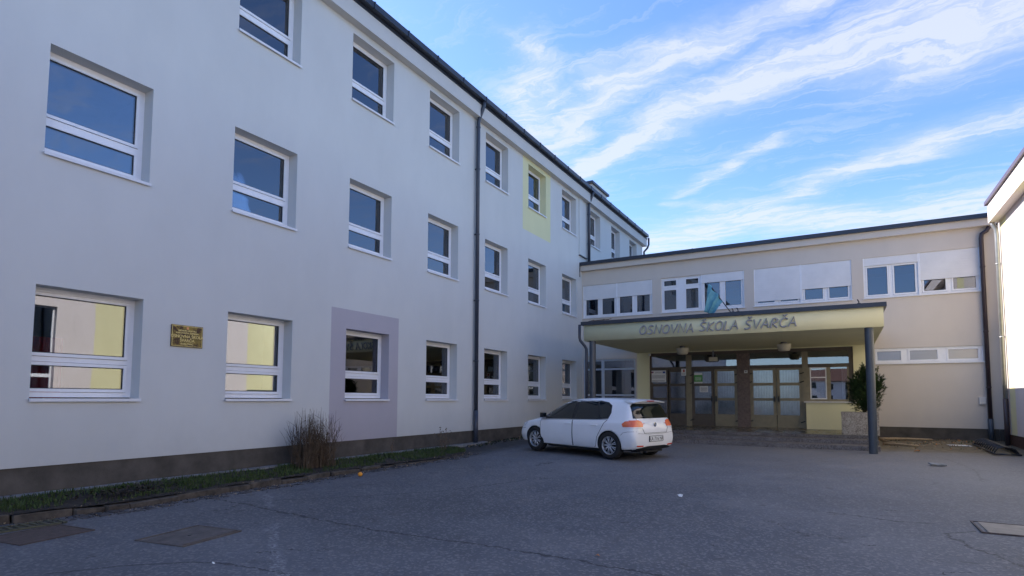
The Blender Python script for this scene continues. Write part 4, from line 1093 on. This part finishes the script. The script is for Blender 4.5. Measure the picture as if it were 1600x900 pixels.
for i in range(2500):
    y = random.uniform(-4, 12.6); ex = edge_x(y); x = ex + random.gauss(.12, .16); s = random.uniform(.005, .02); a = random.uniform(0, 6.28); z = gz(y) + .012
    if x < ex: z = .105
    u = Vector((math.cos(a) * s, math.sin(a) * s, random.uniform(-.006, .012))); v = Vector((-math.sin(a) * s * .6, math.cos(a) * s * .6, .004)); p = Vector((x, y, z + .008))
    mb.face([p - u, p - v, p + u, p + v], random.choice([M['soil'], M['soil'], M['kerb'], M['wood']]))
tag(mb.build('debris'), 'scattered dark leaf and gravel debris along the kerb and wall foot', 'debris', kind='stuff')

# ------------------------------------------------------------------ car
def paint():
    m, nt, b = nt_mat('white_car_paint'); p = objco(nt)
    c = mix_col(nt, 1, (.88, .88, .88), ramp(nt, noise(nt, 2.5, 5, .6, p), [(.3, .95), (.7, 1.0)]), 'MULTIPLY')
    sep = N(nt, 'ShaderNodeSeparateXYZ'); nt.links.new(p, sep.inputs[0])
    h = math_n(nt, 'SUBTRACT', 1, math_n(nt, 'DIVIDE', math_n(nt, 'SUBTRACT', sep.outputs[2], .2), .35, clamp=True))
    c = mix_col(nt, math_n(nt, 'MULTIPLY', math_n(nt, 'MULTIPLY', h, noise(nt, 6, 5, .6, p)), .6), c, (.38, .35, .32))
    nt.links.new(c, b.inputs['Base Color']); b.inputs['Roughness'].default_value = .42; b.inputs['Coat Weight'].default_value = .8; b.inputs['Coat Roughness'].default_value = .06
    return m
M['paint'] = paint()
M['carglass'] = simple('tinted_car_glass', (.006, .010, .010), .02, spec=.6, var=.0)
M['tyre'] = simple('tyre_rubber', (.018, .018, .019), .85, var=.2, scale=20)
M['hub'] = simple('silver_wheel_trim', (.55, .56, .58), .35, metal=.55, var=.1, scale=20)
M['red'] = simple('red_lamp_lens', (.62, .05, .02), .15, var=.1, coat=.6)
M['amber'] = simple('orange_red_lens', (.85, .17, .06), .15, var=.1, coat=.6)
M['clear'] = simple('clear_lamp_lens', (.75, .75, .76), .15, coat=.6)
M['grey'] = simple('underbody', (.03, .03, .032), .8)
M['chrome'] = simple('chrome', (.6, .6, .62), .15, metal=1)
ST = [ # x, zb, wl, wm, ws, zs, wt, zt
 (-.752, .40, .56, .64, .60, .60, .46, .65),
 (-.735, .30, .70, .765, .72, .70, .60, .78),
 (-.69, .25, .76, .82, .79, .82, .66, .93),
 (-.60, .22, .80, .855, .835, .90, .66, 1.08),
 (-.52, .21, .82, .87, .855, .93, .65, 1.27),
 (-.42, .20, .84, .88, .87, .945, .63, 1.42),
 (-.27, .20, .85, .885, .88, .945, .61, 1.46),
 (.15, .19, .86, .89, .885, .94, .60, 1.48),
 (.70, .18, .86, .89, .885, .93, .60, 1.487),
 (1.20, .18, .86, .89, .885, .92, .595, 1.465),
 (1.55, .18, .86, .89, .885, .91, .575, 1.425),
 (1.80, .18, .86, .89, .885, .905, .575, 1.33),
 (2.15, .18, .86, .89, .885, .90, .61, 1.15),
 (2.42, .19, .86, .89, .88, .875, .68, .985),
 (2.68, .20, .85, .885, .87, .85, .69, .925),
 (2.98, .20, .82, .87, .84, .80, .66, .865),
 (3.17, .21, .77, .83, .79, .73, .60, .80),
 (3.29, .23, .68, .75, .70, .64, .50, .71),
 (3.34, .30, .54, .62, .56, .54, .40, .59)]
def section(s):
    x, zb, wl, wm, ws, zs, wt, zt = s
    m = ((ws * .965 + wt) / 2 + .018, (zs + zt - .05) / 2)
    return [(0, zb), (wl * .75, zb), (wl * .985, zb + .05), (wm, zb + (zs - zb) * .38), (wm * 1.0, zb + (zs - zb) * .66), (ws * .995, zs - .06), (ws * .955, zs), m, (wt + .012, zt - .055), (wt * .82, zt - .012), (wt * .4, zt), (0, zt + .003)]
bm = bmesh.new(); rings = []
for s in ST:
    h = section(s); full = [(s[0], y, z) for y, z in h] + [(s[0], -y, z) for y, z in h[-2:0:-1]]
    rings.append([bm.verts.new(p) for p in full])
for a, b in zip(rings, rings[1:]):
    n = len(a)
    for i in range(n): bm.faces.new((a[i], a[(i + 1) % n], b[(i + 1) % n], b[i]))
for r in (rings[0], rings[-1]):      # caps as strips
    n = len(r); h = n // 2
    for i in range(h - 1 + 1):
        v = [r[i], r[(i + 1) % n], r[(n - i - 1) % n], r[(n - i) % n]]
        v2 = []; [v2.append(q) for q in v if q not in v2]
        if len(v2) > 2: bm.faces.new(v2)
cl_ = bm.edges.layers.float.new('crease_edge')
for a, b in zip(rings, rings[1:]):
    n = len(a)
    for k_, cv in ((5, .55), (2, .5), (8, .25)):
        for q_ in (k_, n - k_):
            e_ = bm.edges.get((a[q_], b[q_]))
            if e_: e_[cl_] = cv
for ri, cv in ((1, .35), (4, .3), (5, .35)):
    n = len(rings[ri])
    for k_ in range(n):
        e_ = bm.edges.get((rings[ri][k_], rings[ri][(k_ + 1) % n]))
        if e_: e_[cl_] = cv
bmesh.ops.recalc_face_normals(bm, faces=bm.faces)
me = bpy.data.meshes.new('hull'); bm.to_mesh(me); bm.free()
hull = bpy.data.objects.new('hull', me); COL.objects.link(hull)
sb = hull.modifiers.new('s', 'SUBSURF'); sb.levels = 2; sb.render_levels = 2
bpy.context.view_layer.update(); dg = bpy.context.evaluated_depsgraph_get()
me2 = bpy.data.meshes.new_from_object(hull.evaluated_get(dg))
bpy.data.objects.remove(hull)
bvh = BVHTree.FromPolygons([v.co.copy() for v in me2.vertices], [tuple(p.vertices) for p in me2.polygons])
# wheel arches
body = bpy.data.objects.new('body', me2); COL.objects.link(body)
cut = MB()
for x in (0, 2.58):
    for s in (-1, 1):
        c0 = [(0.001, s * .56), (.362, s * .56), (.362, s * 1.1), (.001, s * 1.1)]
        cut.lathe(c0, (x, 0, .33), axis='y', n=40)
cu = bpy.data.meshes.new('cut'); cu.from_pydata(cut.v, [], cut.f); b_ = bmesh.new(); b_.from_mesh(cu); bmesh.ops.remove_doubles(b_, verts=b_.verts, dist=.002)
bmesh.ops.holes_fill(b_, edges=b_.edges); bmesh.ops.recalc_face_normals(b_, faces=b_.faces); b_.to_mesh(cu); b_.free()
cuo = bpy.data.objects.new('cut', cu); COL.objects.link(cuo)
bo = body.modifiers.new('b', 'BOOLEAN'); bo.operation = 'DIFFERENCE'; bo.object = cuo; bo.solver = 'EXACT'
bpy.context.view_layer.update(); me3 = bpy.data.meshes.new_from_object(body.evaluated_get(bpy.context.evaluated_depsgraph_get()))
body.modifiers.clear(); body.data = me3; bpy.data.objects.remove(cuo)
me3.materials.clear(); me3.materials.append(M['paint']); me3.materials.append(M['black'])
for p in me3.polygons:
    c = p.center; p.use_smooth = True; p.material_index = 0
    for x in (0, 2.58):
        if math.hypot(c.x - x, c.z - .33) < .3615 and abs(c.y) < .9: p.material_index = 1
        if math.hypot(c.x - x, c.z - .33) < .367 and abs(p.normal.y) < .35 and abs(c.y) > .55 and (c - Vector((x, c.y, .33))).normalized().dot(p.normal) < -.6: p.material_index = 1
    if c.z < .27 and p.normal.z < -.3: p.material_index = 1
CAR = bpy.data.objects.new('parked_car', None); COL.objects.link(CAR)
body.parent = CAR
def patch(name, poly2, axis, side, off, mat, parent, h=.05, rim=.01):
    """polygon in (x,z) projected from the side (axis 'y') or in (y,z) projected from an end (axis 'x'), laid off mm proud of the body"""
    bm = bmesh.new()
    vs = [bm.verts.new((p[0], 0, p[1])) for p in poly2]; bm.faces.new(vs)
    for ax in (0, 2):
        lo = min(p[0 if ax == 0 else 1] for p in poly2); hi = max(p[0 if ax == 0 else 1] for p in poly2); k = lo + h
        while k < hi:
            co = (k, 0, 0) if ax == 0 else (0, 0, k); no = (1, 0, 0) if ax == 0 else (0, 0, 1)
            bmesh.ops.bisect_plane(bm, geom=bm.verts[:] + bm.edges[:] + bm.faces[:], plane_co=co, plane_no=no); k += h
    for v in bm.verts:
        a, z = v.co.x, v.co.z
        if axis == 'y': o_, d_ = Vector((a, side * 3, z)), Vector((0, -side, 0))
        else: o_, d_ = Vector((side * 6, a, z)), Vector((-side, 0, 0))
        hit, nrm, _, _ = bvh.ray_cast(o_, d_)
        if hit is None: 
            hit, nrm, _, _ = bvh.find_nearest(Vector((a, side * .8, z)) if axis == 'y' else Vector((side * (-.7 if side < 0 else 3.4) * (1), a, z)))
        if nrm.dot(d_) > 0: nrm = -nrm
        v.co = hit + nrm * off
    edges = [e for e in bm.edges if e.is_boundary]
    r = bmesh.ops.extrude_edge_only(bm, edges=edges)
    dd = Vector((0, -side, 0)) if axis == 'y' else Vector((-side, 0, 0))
    for v in [g for g in r['geom'] if isinstance(g, bmesh.types.BMVert)]: v.co += dd * (off + rim)
    bmesh.ops.recalc_face_normals(bm, faces=bm.faces)
    me = bpy.data.meshes.new(name); bm.to_mesh(me); bm.free(); me.materials.append(mat)
    for p in me.polygons: p.use_smooth = True
    o = bpy.data.objects.new(name, me); COL.objects.link(o); o.parent = parent
    me.set_sharp_from_angle(angle=R(35))
    return o
def seam(pts, axis, side, w, mat, parent, name='panel_seam', closed=False, off=.0015):
    mb = MB(); P3 = []
    dense = []
    pp = pts + ([pts[0]] if closed else [])
    for a, b in zip(pp, pp[1:]):
        n = max(1, int(math.hypot(a[0] - b[0], a[1] - b[1]) / .04))
        dense += [(a[0] + (b[0] - a[0]) * i / n, a[1] + (b[1] - a[1]) * i / n) for i in range(n)]
    dense.append(pp[-1])
    for a, z in dense:
        o_, d_ = (Vector((a, side * 3, z)), Vector((0, -side, 0))) if axis == 'y' else (Vector((side * 6, a, z)), Vector((-side, 0, 0)))
        hit, nrm, _, _ = bvh.ray_cast(o_, d_)
        if hit: P3.append(hit - d_ * off)
    if len(P3) > 1: mb.tube(P3, w, 5); o = mb.build(name, mat, parent); return o
for s in (1, -1):
    fd = [(2.30, .24), (2.36, .50), (2.36, .87), (1.20, .915), (1.20, .23)]
    rd = [(1.182, .23), (1.182, .915), (.06, .955), (.16, .86), (.37, .52), (.42, .30), (.50, .23)]
    d1 = patch('door', fd, 'y', s, .0035, M['paint'], CAR, .08); d2 = patch('door', rd, 'y', s, .0035, M['paint'], CAR, .08)
    seam(fd, 'y', s, .0065, M['black'], CAR, closed=True); seam(rd, 'y', s, .0065, M['black'], CAR, closed=True)
    trim = [(2.42, .885), (1.98, 1.20), (1.72, 1.325), (1.40, 1.395), (.9, 1.425), (.42, 1.41), (.18, 1.375), (.04, 1.30), (.0, 1.12), (.05, .975), (.3, .955), (1.2, .925)]
    patch('window_trim', trim, 'y', s, .002, M['black'], CAR, .06)
    patch('side_window', [(2.26, .92), (1.98, 1.155), (1.70, 1.295), (1.42, 1.36), (1.25, 1.375), (1.25, .945)], 'y', s, .0045, M['carglass'], CAR, .06)
    patch('side_window', [(1.13, .948), (1.13, 1.385), (.7, 1.395), (.52, 1.385), (.34, .975)], 'y', s, .0045, M['carglass'], CAR, .06)
    patch('side_window', [(.295, .98), (.47, 1.38), (.24, 1.355), (.09, 1.28), (.05, 1.12), (.09, 1.01)], 'y', s, .0045, M['carglass'], CAR, .05)
    for x in (1.34, .46):
        hy = bvh.ray_cast(Vector((x, s * 3, .80)), Vector((0, -s, 0)))[0].y; mb = MB(); mb.box((x - .11, hy + s * .012, .79), (x + .09, hy + s * .034, .822)); mb.box((x - .10, hy - s * .01, .792), (x - .07, hy + s * .02, .82)); mb.box((x + .05, hy - s * .01, .792), (x + .08, hy + s * .02, .82)); mb.build('door_handle', M['paint'], d1 if x > 1 else d2, bevel=.006)
    mb = MB(); mb.box((2.13, s * .83, .93), (2.24, s * .93, .96), M['black']); mb.box((2.12, s * .89, .95), (2.235, s * 1.03, 1.06), M['black']); mb.box((2.11, s * .90, .96), (2.12, s * 1.02, 1.05), M['carglass']); mb.box((2.12, s * .89, .935), (2.235, s * 1.03, .95), M['black']); mb.build('wing_mirror', None, CAR, bevel=.02)
    # tail lamp: rear face and wrap on the flank
    tl = patch('tail_light', [(s * .50, .80), (s * .47, .86), (s * .50, .93), (s * .60, .96), (s * .79, .955), (s * .79, .80)][::(1 if s > 0 else -1)], 'x', -1, .012, M['amber'], CAR, .04)
    patch('reversing_lens', [(s * .52, .765), (s * .50, .80), (s * .79, .80), (s * .79, .765)][::(1 if s > 0 else -1)], 'x', -1, .013, M['clear'], tl, .04)
    patch('side_lens', [(-.70, .80), (-.70, .945), (-.60, .95), (-.46, .93), (-.39, .87), (-.42, .80)], 'y', s, .010, M['amber'], tl, .04)
    patch('reversing_lens', [(-.71, .765), (-.70, .80), (-.42, .80), (-.48, .765)], 'y', s, .012, M['clear'], tl, .04)
    patch('reflector', [(s * .50, .335), (s * .50, .365), (s * .72, .375), (s * .72, .345)][::(1 if s > 0 else -1)], 'x', -1, .008, M['red'], CAR, .05)
    hl = patch('headlight', [(3.24, .62), (3.26, .69), (3.02, .785), (2.90, .775), (3.0, .68)], 'y', s, .008, M['clear'], CAR, .04)
    # bumper seams, rear and front
    seam([(-.72, .70), (-.55, .69), (-.42, .66), (-.36, .60)], 'y', s, .004, M['black'], CAR)
    seam([(2.96, .62), (3.1, .60), (3.24, .58)], 'y', s, .004, M['black'], CAR)
patch('rear_window', [(-.71, 1.0), (-.64, 1.29), (-.54, 1.35), (.54, 1.35), (.64, 1.29), (.71, 1.0)], 'x', -1, .006, M['carglass'], CAR, .06)
patch('windscreen', [(-.62, .99), (-.55, 1.28), (-.4, 1.37), (.4, 1.37), (.55, 1.28), (.62, .99)], 'x', 1, .006, M['carglass'], CAR, .06)
seam([(-.64, 1.0), (-.62, .93), (-.50, .74), (-.46, .655), (.46, .655), (.50, .74), (.62, .93), (.64, 1.0)], 'x', -1, .005, M['black'], CAR)
seam([(-.70, .655), (-.3, .63), (.3, .63), (.70, .655)], 'x', -1, .003, M['grey'], CAR)
patch('rear_valance', [(-.62, .20), (-.70, .30), (-.35, .345), (.35, .345), (.70, .30), (.62, .20)], 'x', -1, .010, M['black'], CAR, .06)
sp = MB()   # roof spoiler
pr = [(-.28, 1.455), (-.50, 1.44), (-.60, 1.415), (-.585, 1.393), (-.42, 1.39)]
ysp = [-.64, -.60, -.3, 0, .3, .60, .64]
rows_ = [[(x + (.04 if abs(y) > .62 else .0), y, z - .028 * (abs(y) / .6) ** 2 * 1.2 + .012) for x, z in pr] for y in ysp]
for a, b in zip(rows_, rows_[1:]):
    for i in range(len(pr)): sp.face([a[i], a[(i + 1) % len(pr)], b[(i + 1) % len(pr)], b[i]])
sp.face(rows_[0]); sp.face(rows_[-1])
spo = sp.build('spoiler', M['paint'], CAR, smooth=True); spo.data.set_sharp_from_angle(angle=R(35))
mb = MB(); mb.box((-.612, -.14, 1.408), (-.575, .14, 1.43)); mb.build('brake_light', M['red'], spo, bevel=.003)
# number plate, badge, wiper
hx = bvh.ray_cast(Vector((-6, 0, .52)), Vector((1, 0, 0)))[0].x
mb = MB(); mb.box((hx - .022, -.27, .455), (hx - .012, .27, .575), M['white']); mb.box((hx - .020, -.28, .445), (hx + .02, .28, .585), M['black'])
pt = mb.build('number_plate', None, CAR)
me = text_mesh('KA 716 NR', .125, .001, align='CENTER'); me.materials.append(M['black'])
o = bpy.data.objects.new('plate_text', me); COL.objects.link(o); o.parent = pt; o.location = (hx - .024, 0, .472); o.rotation_euler = (R(90), 0, R(-90))
hx = bvh.ray_cast(Vector((-6, 0, .84)), Vector((1, 0, 0)))[0].x
bd = MB(); bd.lathe([(0, 0), (.055, 0), (.055, -.012), (.047, -.016), (.047, -.008), (0, -.008)], (0, 0, 0), axis='y', n=24)
bo_ = bd.build('badge', M['chrome'], CAR, smooth=False, loc=(hx - .006, 0, .85)); bo_.rotation_euler = (0, R(-14), R(-90))
mb = MB()
for a, b in (((-.028, .03), (-.012, -.004)), ((-.012, -.004), (0, .018)), ((0, .018), (.012, -.004)), ((.012, -.004), (.028, .03))): mb.tube([(a[0], -.012, a[1] + .006), (b[0], -.012, b[1] + .006)], .0035, 5)
for a, b in (((-.036, .01), (-.018, -.036)), ((-.018, -.036), (0, -.01)), ((0, -.01), (.018, -.036)), ((.018, -.036), (.036, .01))): mb.tube([(a[0], -.012, a[1]), (b[0], -.012, b[1])], .0035, 5)
mb.build('emblem', M['chrome'], bo_)
mb = MB(); mb.tube([(-.678, .02, 1.02), (-.665, .30, 1.04), (-.655, .42, 1.05)], .008, 6); mb.build('wiper', M['black'], CAR)
me = text_mesh('GOLF', .045, .002, align='CENTER'); 
bpy.data.meshes.remove(me)
for dy in (.46,):
    mb = MB()
    for i in range(4): mb.box((-.738, dy - .03 + i * .03, .70), (-.728, dy - .012 + i * .03, .722))
    mb.build('badge', M['chrome'], CAR)
# wheels
def wheel(parent, x, s):
    t = MB(); R0 = .312; w = .10
    t.lathe([(.205, -w), (.25, -w * 1.05), (.29, -w * .98), (R0 - .004, -w * .8), (R0, -w * .5), (R0, w * .5), (R0 - .004, w * .8), (.29, w * .98), (.25, w * 1.05), (.205, w)], (0, 0, 0), axis='y', n=48)
    wo = t.build('wheel', M['tyre'], parent, smooth=True, loc=(x, s * .775, .334)); wo.scale = (1.07, 1.0, 1.07)
    r = MB(); q = s
    r.lathe([(.212, q * (-.02)), (.212, q * .09), (.205, q * .098), (.192, q * .086), (.186, q * .06)], (0, 0, 0), axis='y', n=48, mat=M['hub'])
    r.lathe([(.188, q * .035), (0, q * .035)], (0, 0, 0), axis='y', n=32, mat=M['black'])
    r.lathe([(0, q * .088), (.03, q * .086), (.045, q * .07), (.045, q * .04)], (0, 0, 0), axis='y', n=24, mat=M['hub'])
    for i in range(9):
        a = 2 * math.pi * i / 9
        for da in (-.12, .12):
            p0 = Vector((math.cos(a + da * .4) * .035, q * .074, math.sin(a + da * .4) * .035)); p1 = Vector((math.cos(a + da) * .193, q * .078, math.sin(a + da) * .193))
            r.tube([p0, p0.lerp(p1, .5) + Vector((0, q * .004, 0)), p1], [.012, .0095, .011], 6, mat=M['hub'])
    r.build('rim', None, wo, smooth=True)
for x in (0, 2.58):
    for s in (1, -1): wheel(CAR, x, s)
mb = MB(); mb.box((.34, -.70, .16), (2.24, .70, .30)); mb.box((-.62, -.45, .18), (-.34, .45, .30)); mb.tube([(-.5, .3, .2), (-.70, .3, .2)], .025, 8); mb.build('underbody', M['grey'], CAR)
CS = .965
hd = R(161.4)
CAR.scale = (CS, CS, .965); CAR.rotation_euler = (-.004, -.012, hd)
CAR.location = (-4.54, 13.78, .092)
tag(CAR, 'white five-door hatchback parked in front of the entrance, seen from behind', 'car')

# ------------------------------------------------------------------ what lies behind the viewpoint (seen in reflections)
M['hill'] = foliage('wooded_hill', (.035, .05, .02), (.09, .10, .05)); 
mb = MB(); n = 90
for i in range(n):
    q = []
    for (k, z) in ((i, 0), (i + 1, 0), (i + 1, 1), (i, 1)):
        a = 2 * math.pi * k / n; r = 700 if z == 0 else 820; h = 0 if z == 0 else 13 + 5 * math.sin(a * 5) + 5 * math.sin(a * 13 + 1)
        q.append((r * math.cos(a), r * math.sin(a), h))
    mb.face(q)
tag(mb.build('hills', M['hill']), 'low wooded hills on the horizon', 'hills', kind='structure')
def house(x, y, w, d, h, col, label):
    hs = empty('house', (x, y, 0), label, 'house', 'houses across the street behind the viewpoint')
    mb = MB(); op = [(-w/2 + w * k, -w/2 + w * k + 1.1, z, z + 1.3) for k in (.15, .42, .7) for z in (1.1, 3.9) if z + 1.3 < h]
    wall_sheet(mb, lambda u, v, ww: (u, d / 2 + ww, v), -w / 2, w / 2, 0, h, op, .15, col)
    mb.face([(-w/2, -d/2, 0), (w/2, -d/2, 0), (w/2, -d/2, h), (-w/2, -d/2, h)], col)
    for s in (-1, 1): mb.face([(s*w/2, -d/2, 0), (s*w/2, d/2, 0), (s*w/2, d/2, h), (s*w/2, 0, h + d * .3), (s*w/2, -d/2, h)], col)
    mb.build('wall', None, hs)
    mb = MB(); 
    for s in (-1, 1): mb.face([(-w/2 - .4, s * (d/2 + .4), h - .2), (w/2 + .4, s * (d/2 + .4), h - .2), (w/2 + .4, 0, h + d * .3 + .05), (-w/2 - .4, 0, h + d * .3 + .05)])
    o = mb.build('roof', M['roof'], hs); o.modifiers.new('s', 'SOLIDIFY').thickness = .12
    for (a, b, c, e) in op:
        m_ = MB(); m_.box((a, d / 2 - .14, c), (b, d / 2 - .1, e)); m_.build('window', M['carglass'], hs)
house(-2, -104, 12, 9, 5.8, M['wallC'], 'cream house with red roof across the street'); house(18, -112, 10, 9, 5.8, M['wallB'], 'pinkish house with red roof across the street'); house(-26, -108, 11, 9, 5.8, M['wallA'], 'grey house with red roof across the street')

# ------------------------------------------------------------------ light
SUN_EL = R(34.6); 
# the sun stands behind the left building (towards -X) and a touch towards +Y
saz = Vector((-math.cos(R(3)), math.sin(R(3)), 0)); sdir = (saz * math.cos(SUN_EL) + Vector((0, 0, math.sin(SUN_EL)))).normalized()
sun = bpy.data.lights.new('sun', 'SUN'); sun.energy = 5.0; sun.angle = R(.55); sun.color = (1.0, .93, .84)
so = bpy.data.objects.new('sun', sun); COL.objects.link(so); so.rotation_euler = (-sdir).to_track_quat('-Z', 'Y').to_euler(); so.location = (-20, 5, 30)
w = bpy.data.worlds.new('World'); S.world = w; w.use_nodes = True; nt = w.node_tree; nt.nodes.clear()
out = N(nt, 'ShaderNodeOutputWorld'); bg = N(nt, 'ShaderNodeBackground'); bg.inputs[1].default_value = .12
sky = N(nt, 'ShaderNodeTexSky', sky_type='NISHITA'); sky.sun_disc = False; sky.sun_elevation = SUN_EL
sky.sun_rotation = math.atan2(saz.x, saz.y); sky.air_density = 1.0; sky.dust_density = .6; sky.ozone_density = 2.0; sky.altitude = 150
tc = N(nt, 'ShaderNodeTexCoord'); sp_ = N(nt, 'ShaderNodeSeparateXYZ'); nt.links.new(tc.outputs['Generated'], sp_.inputs[0])
dz = math_n(nt, 'MAXIMUM', sp_.outputs[2], .03); X_ = math_n(nt, 'DIVIDE', sp_.outputs[0], dz); Y_ = math_n(nt, 'DIVIDE', sp_.outputs[1], dz)
cm = N(nt, 'ShaderNodeCombineXYZ'); nt.links.new(X_, cm.inputs[0]); nt.links.new(Y_, cm.inputs[1])
n1 = noise(nt, 1.6, 5, .6, cm.outputs[0]); n2 = noise(nt, 2.3, 5, .6, cm.outputs[0], .5)
n2 = None
no = N(nt, 'ShaderNodeTexNoise'); no.inputs['Scale'].default_value = 2.6; no.inputs['Detail'].default_value = 5; no.inputs['Roughness'].default_value = .6; nt.links.new(cm.outputs[0], no.inputs['Vector'])
sc_ = N(nt, 'ShaderNodeSeparateColor'); nt.links.new(no.outputs['Color'], sc_.inputs[0])
xw = math_n(nt, 'ADD', X_, math_n(nt, 'MULTIPLY', math_n(nt, 'SUBTRACT', sc_.outputs[0], .5), .40)); yw = math_n(nt, 'ADD', Y_, math_n(nt, 'MULTIPLY', math_n(nt, 'SUBTRACT', sc_.outputs[1], .5), .40))
# filaments: noise stretched along the drift of the cirrus (image-right = +X, slightly -Y)
rot = N(nt, 'ShaderNodeMapping', vector_type='POINT'); rot.inputs['Rotation'].default_value = (0, 0, R(32)); rot.inputs['Scale'].default_value = (.9, 4.5, 1)
cm2 = N(nt, 'ShaderNodeCombineXYZ'); nt.links.new(xw, cm2.inputs[0]); nt.links.new(yw, cm2.inputs[1]); nt.links.new(cm2.outputs[0], rot.inputs['Vector'])
fil = noise(nt, 2.9, 9, .68, rot.outputs[0], .7)
fil2 = noise(nt, 5.0, 8, .68, cm2.outputs[0], 1.2)
bands = [ # a, b, width at a, width at b, strength
 ((-.72, 1.42), (-.90, 1.75), .06, .12, .55), ((-.90, 1.62), (-1.02, 2.02), .08, .08, .6),
 ((-1.03, 2.06), (-.60, 1.70), .05, .09, .9), ((-.60, 1.70), (-.314, 1.644), .09, .07, .8), ((-.314, 1.644), (.0, 1.50), .06, .06, .75),
 ((-1.02, 2.33), (-.494, 1.99), .05, .10, .95), ((-.494, 1.99), (-.08, 1.847), .09, .12, .95), ((-.08, 1.847), (.234, 1.85), .13, .22, .95), ((.234, 1.88), (.75, 1.75), .22, .26, .85),
 ((.0, 2.9), (.316, 2.69), .07, .14, .8), ((.316, 2.69), (.8, 2.5), .14, .07, .6),
 ((-1.25, 3.75), (-.482, 3.35), .25, .25, .7), ((-.482, 3.32), (.13, 3.75), .15, .28, .8), ((.13, 3.8), (.9, 3.7), .30, .30, .8),
 ((-.688, 2.753), (-.225, 2.407), .05, .05, .5), ((-.376, 3.255), (.106, 2.767), .10, .08, .6), ((-.75, 2.9), (-.3, 3.2), .05, .08, .4)]
acc = None
for a, b, wa, wb, stg in bands:
    d, t = segdist(nt, xw, yw, a, b)
    wv = math_n(nt, 'MULTIPLY_ADD', t, wb - wa, wa); r_ = math_n(nt, 'DIVIDE', d, wv)
    g = math_n(nt, 'MULTIPLY', math_n(nt, 'EXPONENT', math_n(nt, 'MULTIPLY', math_n(nt, 'MULTIPLY', r_, r_), -.8)), stg)
    acc = g if acc is None else math_n(nt, 'MAXIMUM', acc, g)
tex = math_n(nt, 'MULTIPLY_ADD', fil, 1.25, math_n(nt, 'MULTIPLY', fil2, .55))
tx = ramp(nt, tex, [(.60, .05), (.84, .48), (1.0, 1.0)])
core = math_n(nt, 'MULTIPLY', acc, tx)
soft = math_n(nt, 'MULTIPLY', acc, .45)
# loose cirrus everywhere else (outside the framed part too)
gen = ramp(nt, math_n(nt, 'MULTIPLY_ADD', fil, .75, math_n(nt, 'MULTIPLY', n1, .45)), [(.60, 0.0), (.80, .40)])
fac = math_n(nt, 'ADD', math_n(nt, 'ADD', core, soft), gen, clamp=True)
hz = math_n(nt, 'SUBTRACT', 1, math_n(nt, 'DIVIDE', sp_.outputs[2], .30, clamp=True))
fac = math_n(nt, 'ADD', fac, math_n(nt, 'MULTIPLY', hz, .22), clamp=True)
skyc = mix_col(nt, 1, sky.outputs[0], (.87, 1.06, 1.42), 'MULTIPLY')
cl = mix_col(nt, math_n(nt, 'MULTIPLY', fac, .74), skyc, (3.9, 4.05, 4.55))
nt.links.new(cl, bg.inputs[0]); nt.links.new(bg.outputs[0], out.inputs[0])

# ------------------------------------------------------------------ camera
cam = bpy.data.cameras.new('camera'); co = bpy.data.objects.new('camera', cam); COL.objects.link(co); S.camera = co
cam.sensor_width = 36; cam.lens = 20.2972; cam.shift_y = (560.55 - 450) / 1600; cam.clip_end = 3000; cam.clip_start = .05
yaw, pit, rol = .519995, .0687079, .00429159
fw = Vector((-math.sin(yaw) * math.cos(pit), math.cos(yaw) * math.cos(pit), math.sin(pit)))
rr = Vector((math.cos(yaw), math.sin(yaw), 0)); uu = rr.cross(fw)
r2 = rr * math.cos(rol) + uu * math.sin(rol); u2 = -rr * math.sin(rol) + uu * math.cos(rol)
mt = Matrix((r2, u2, -fw)).transposed().to_4x4(); mt.translation = (0, 0, 1.5); co.matrix_world = mt
S.view_settings.view_transform = 'Standard'; S.view_settings.look = 'None'; S.view_settings.gamma = 1; S.view_settings.exposure = .98
S.cycles.max_bounces = 8; S.cycles.transparent_max_bounces = 16; S.cycles.use_denoising = True
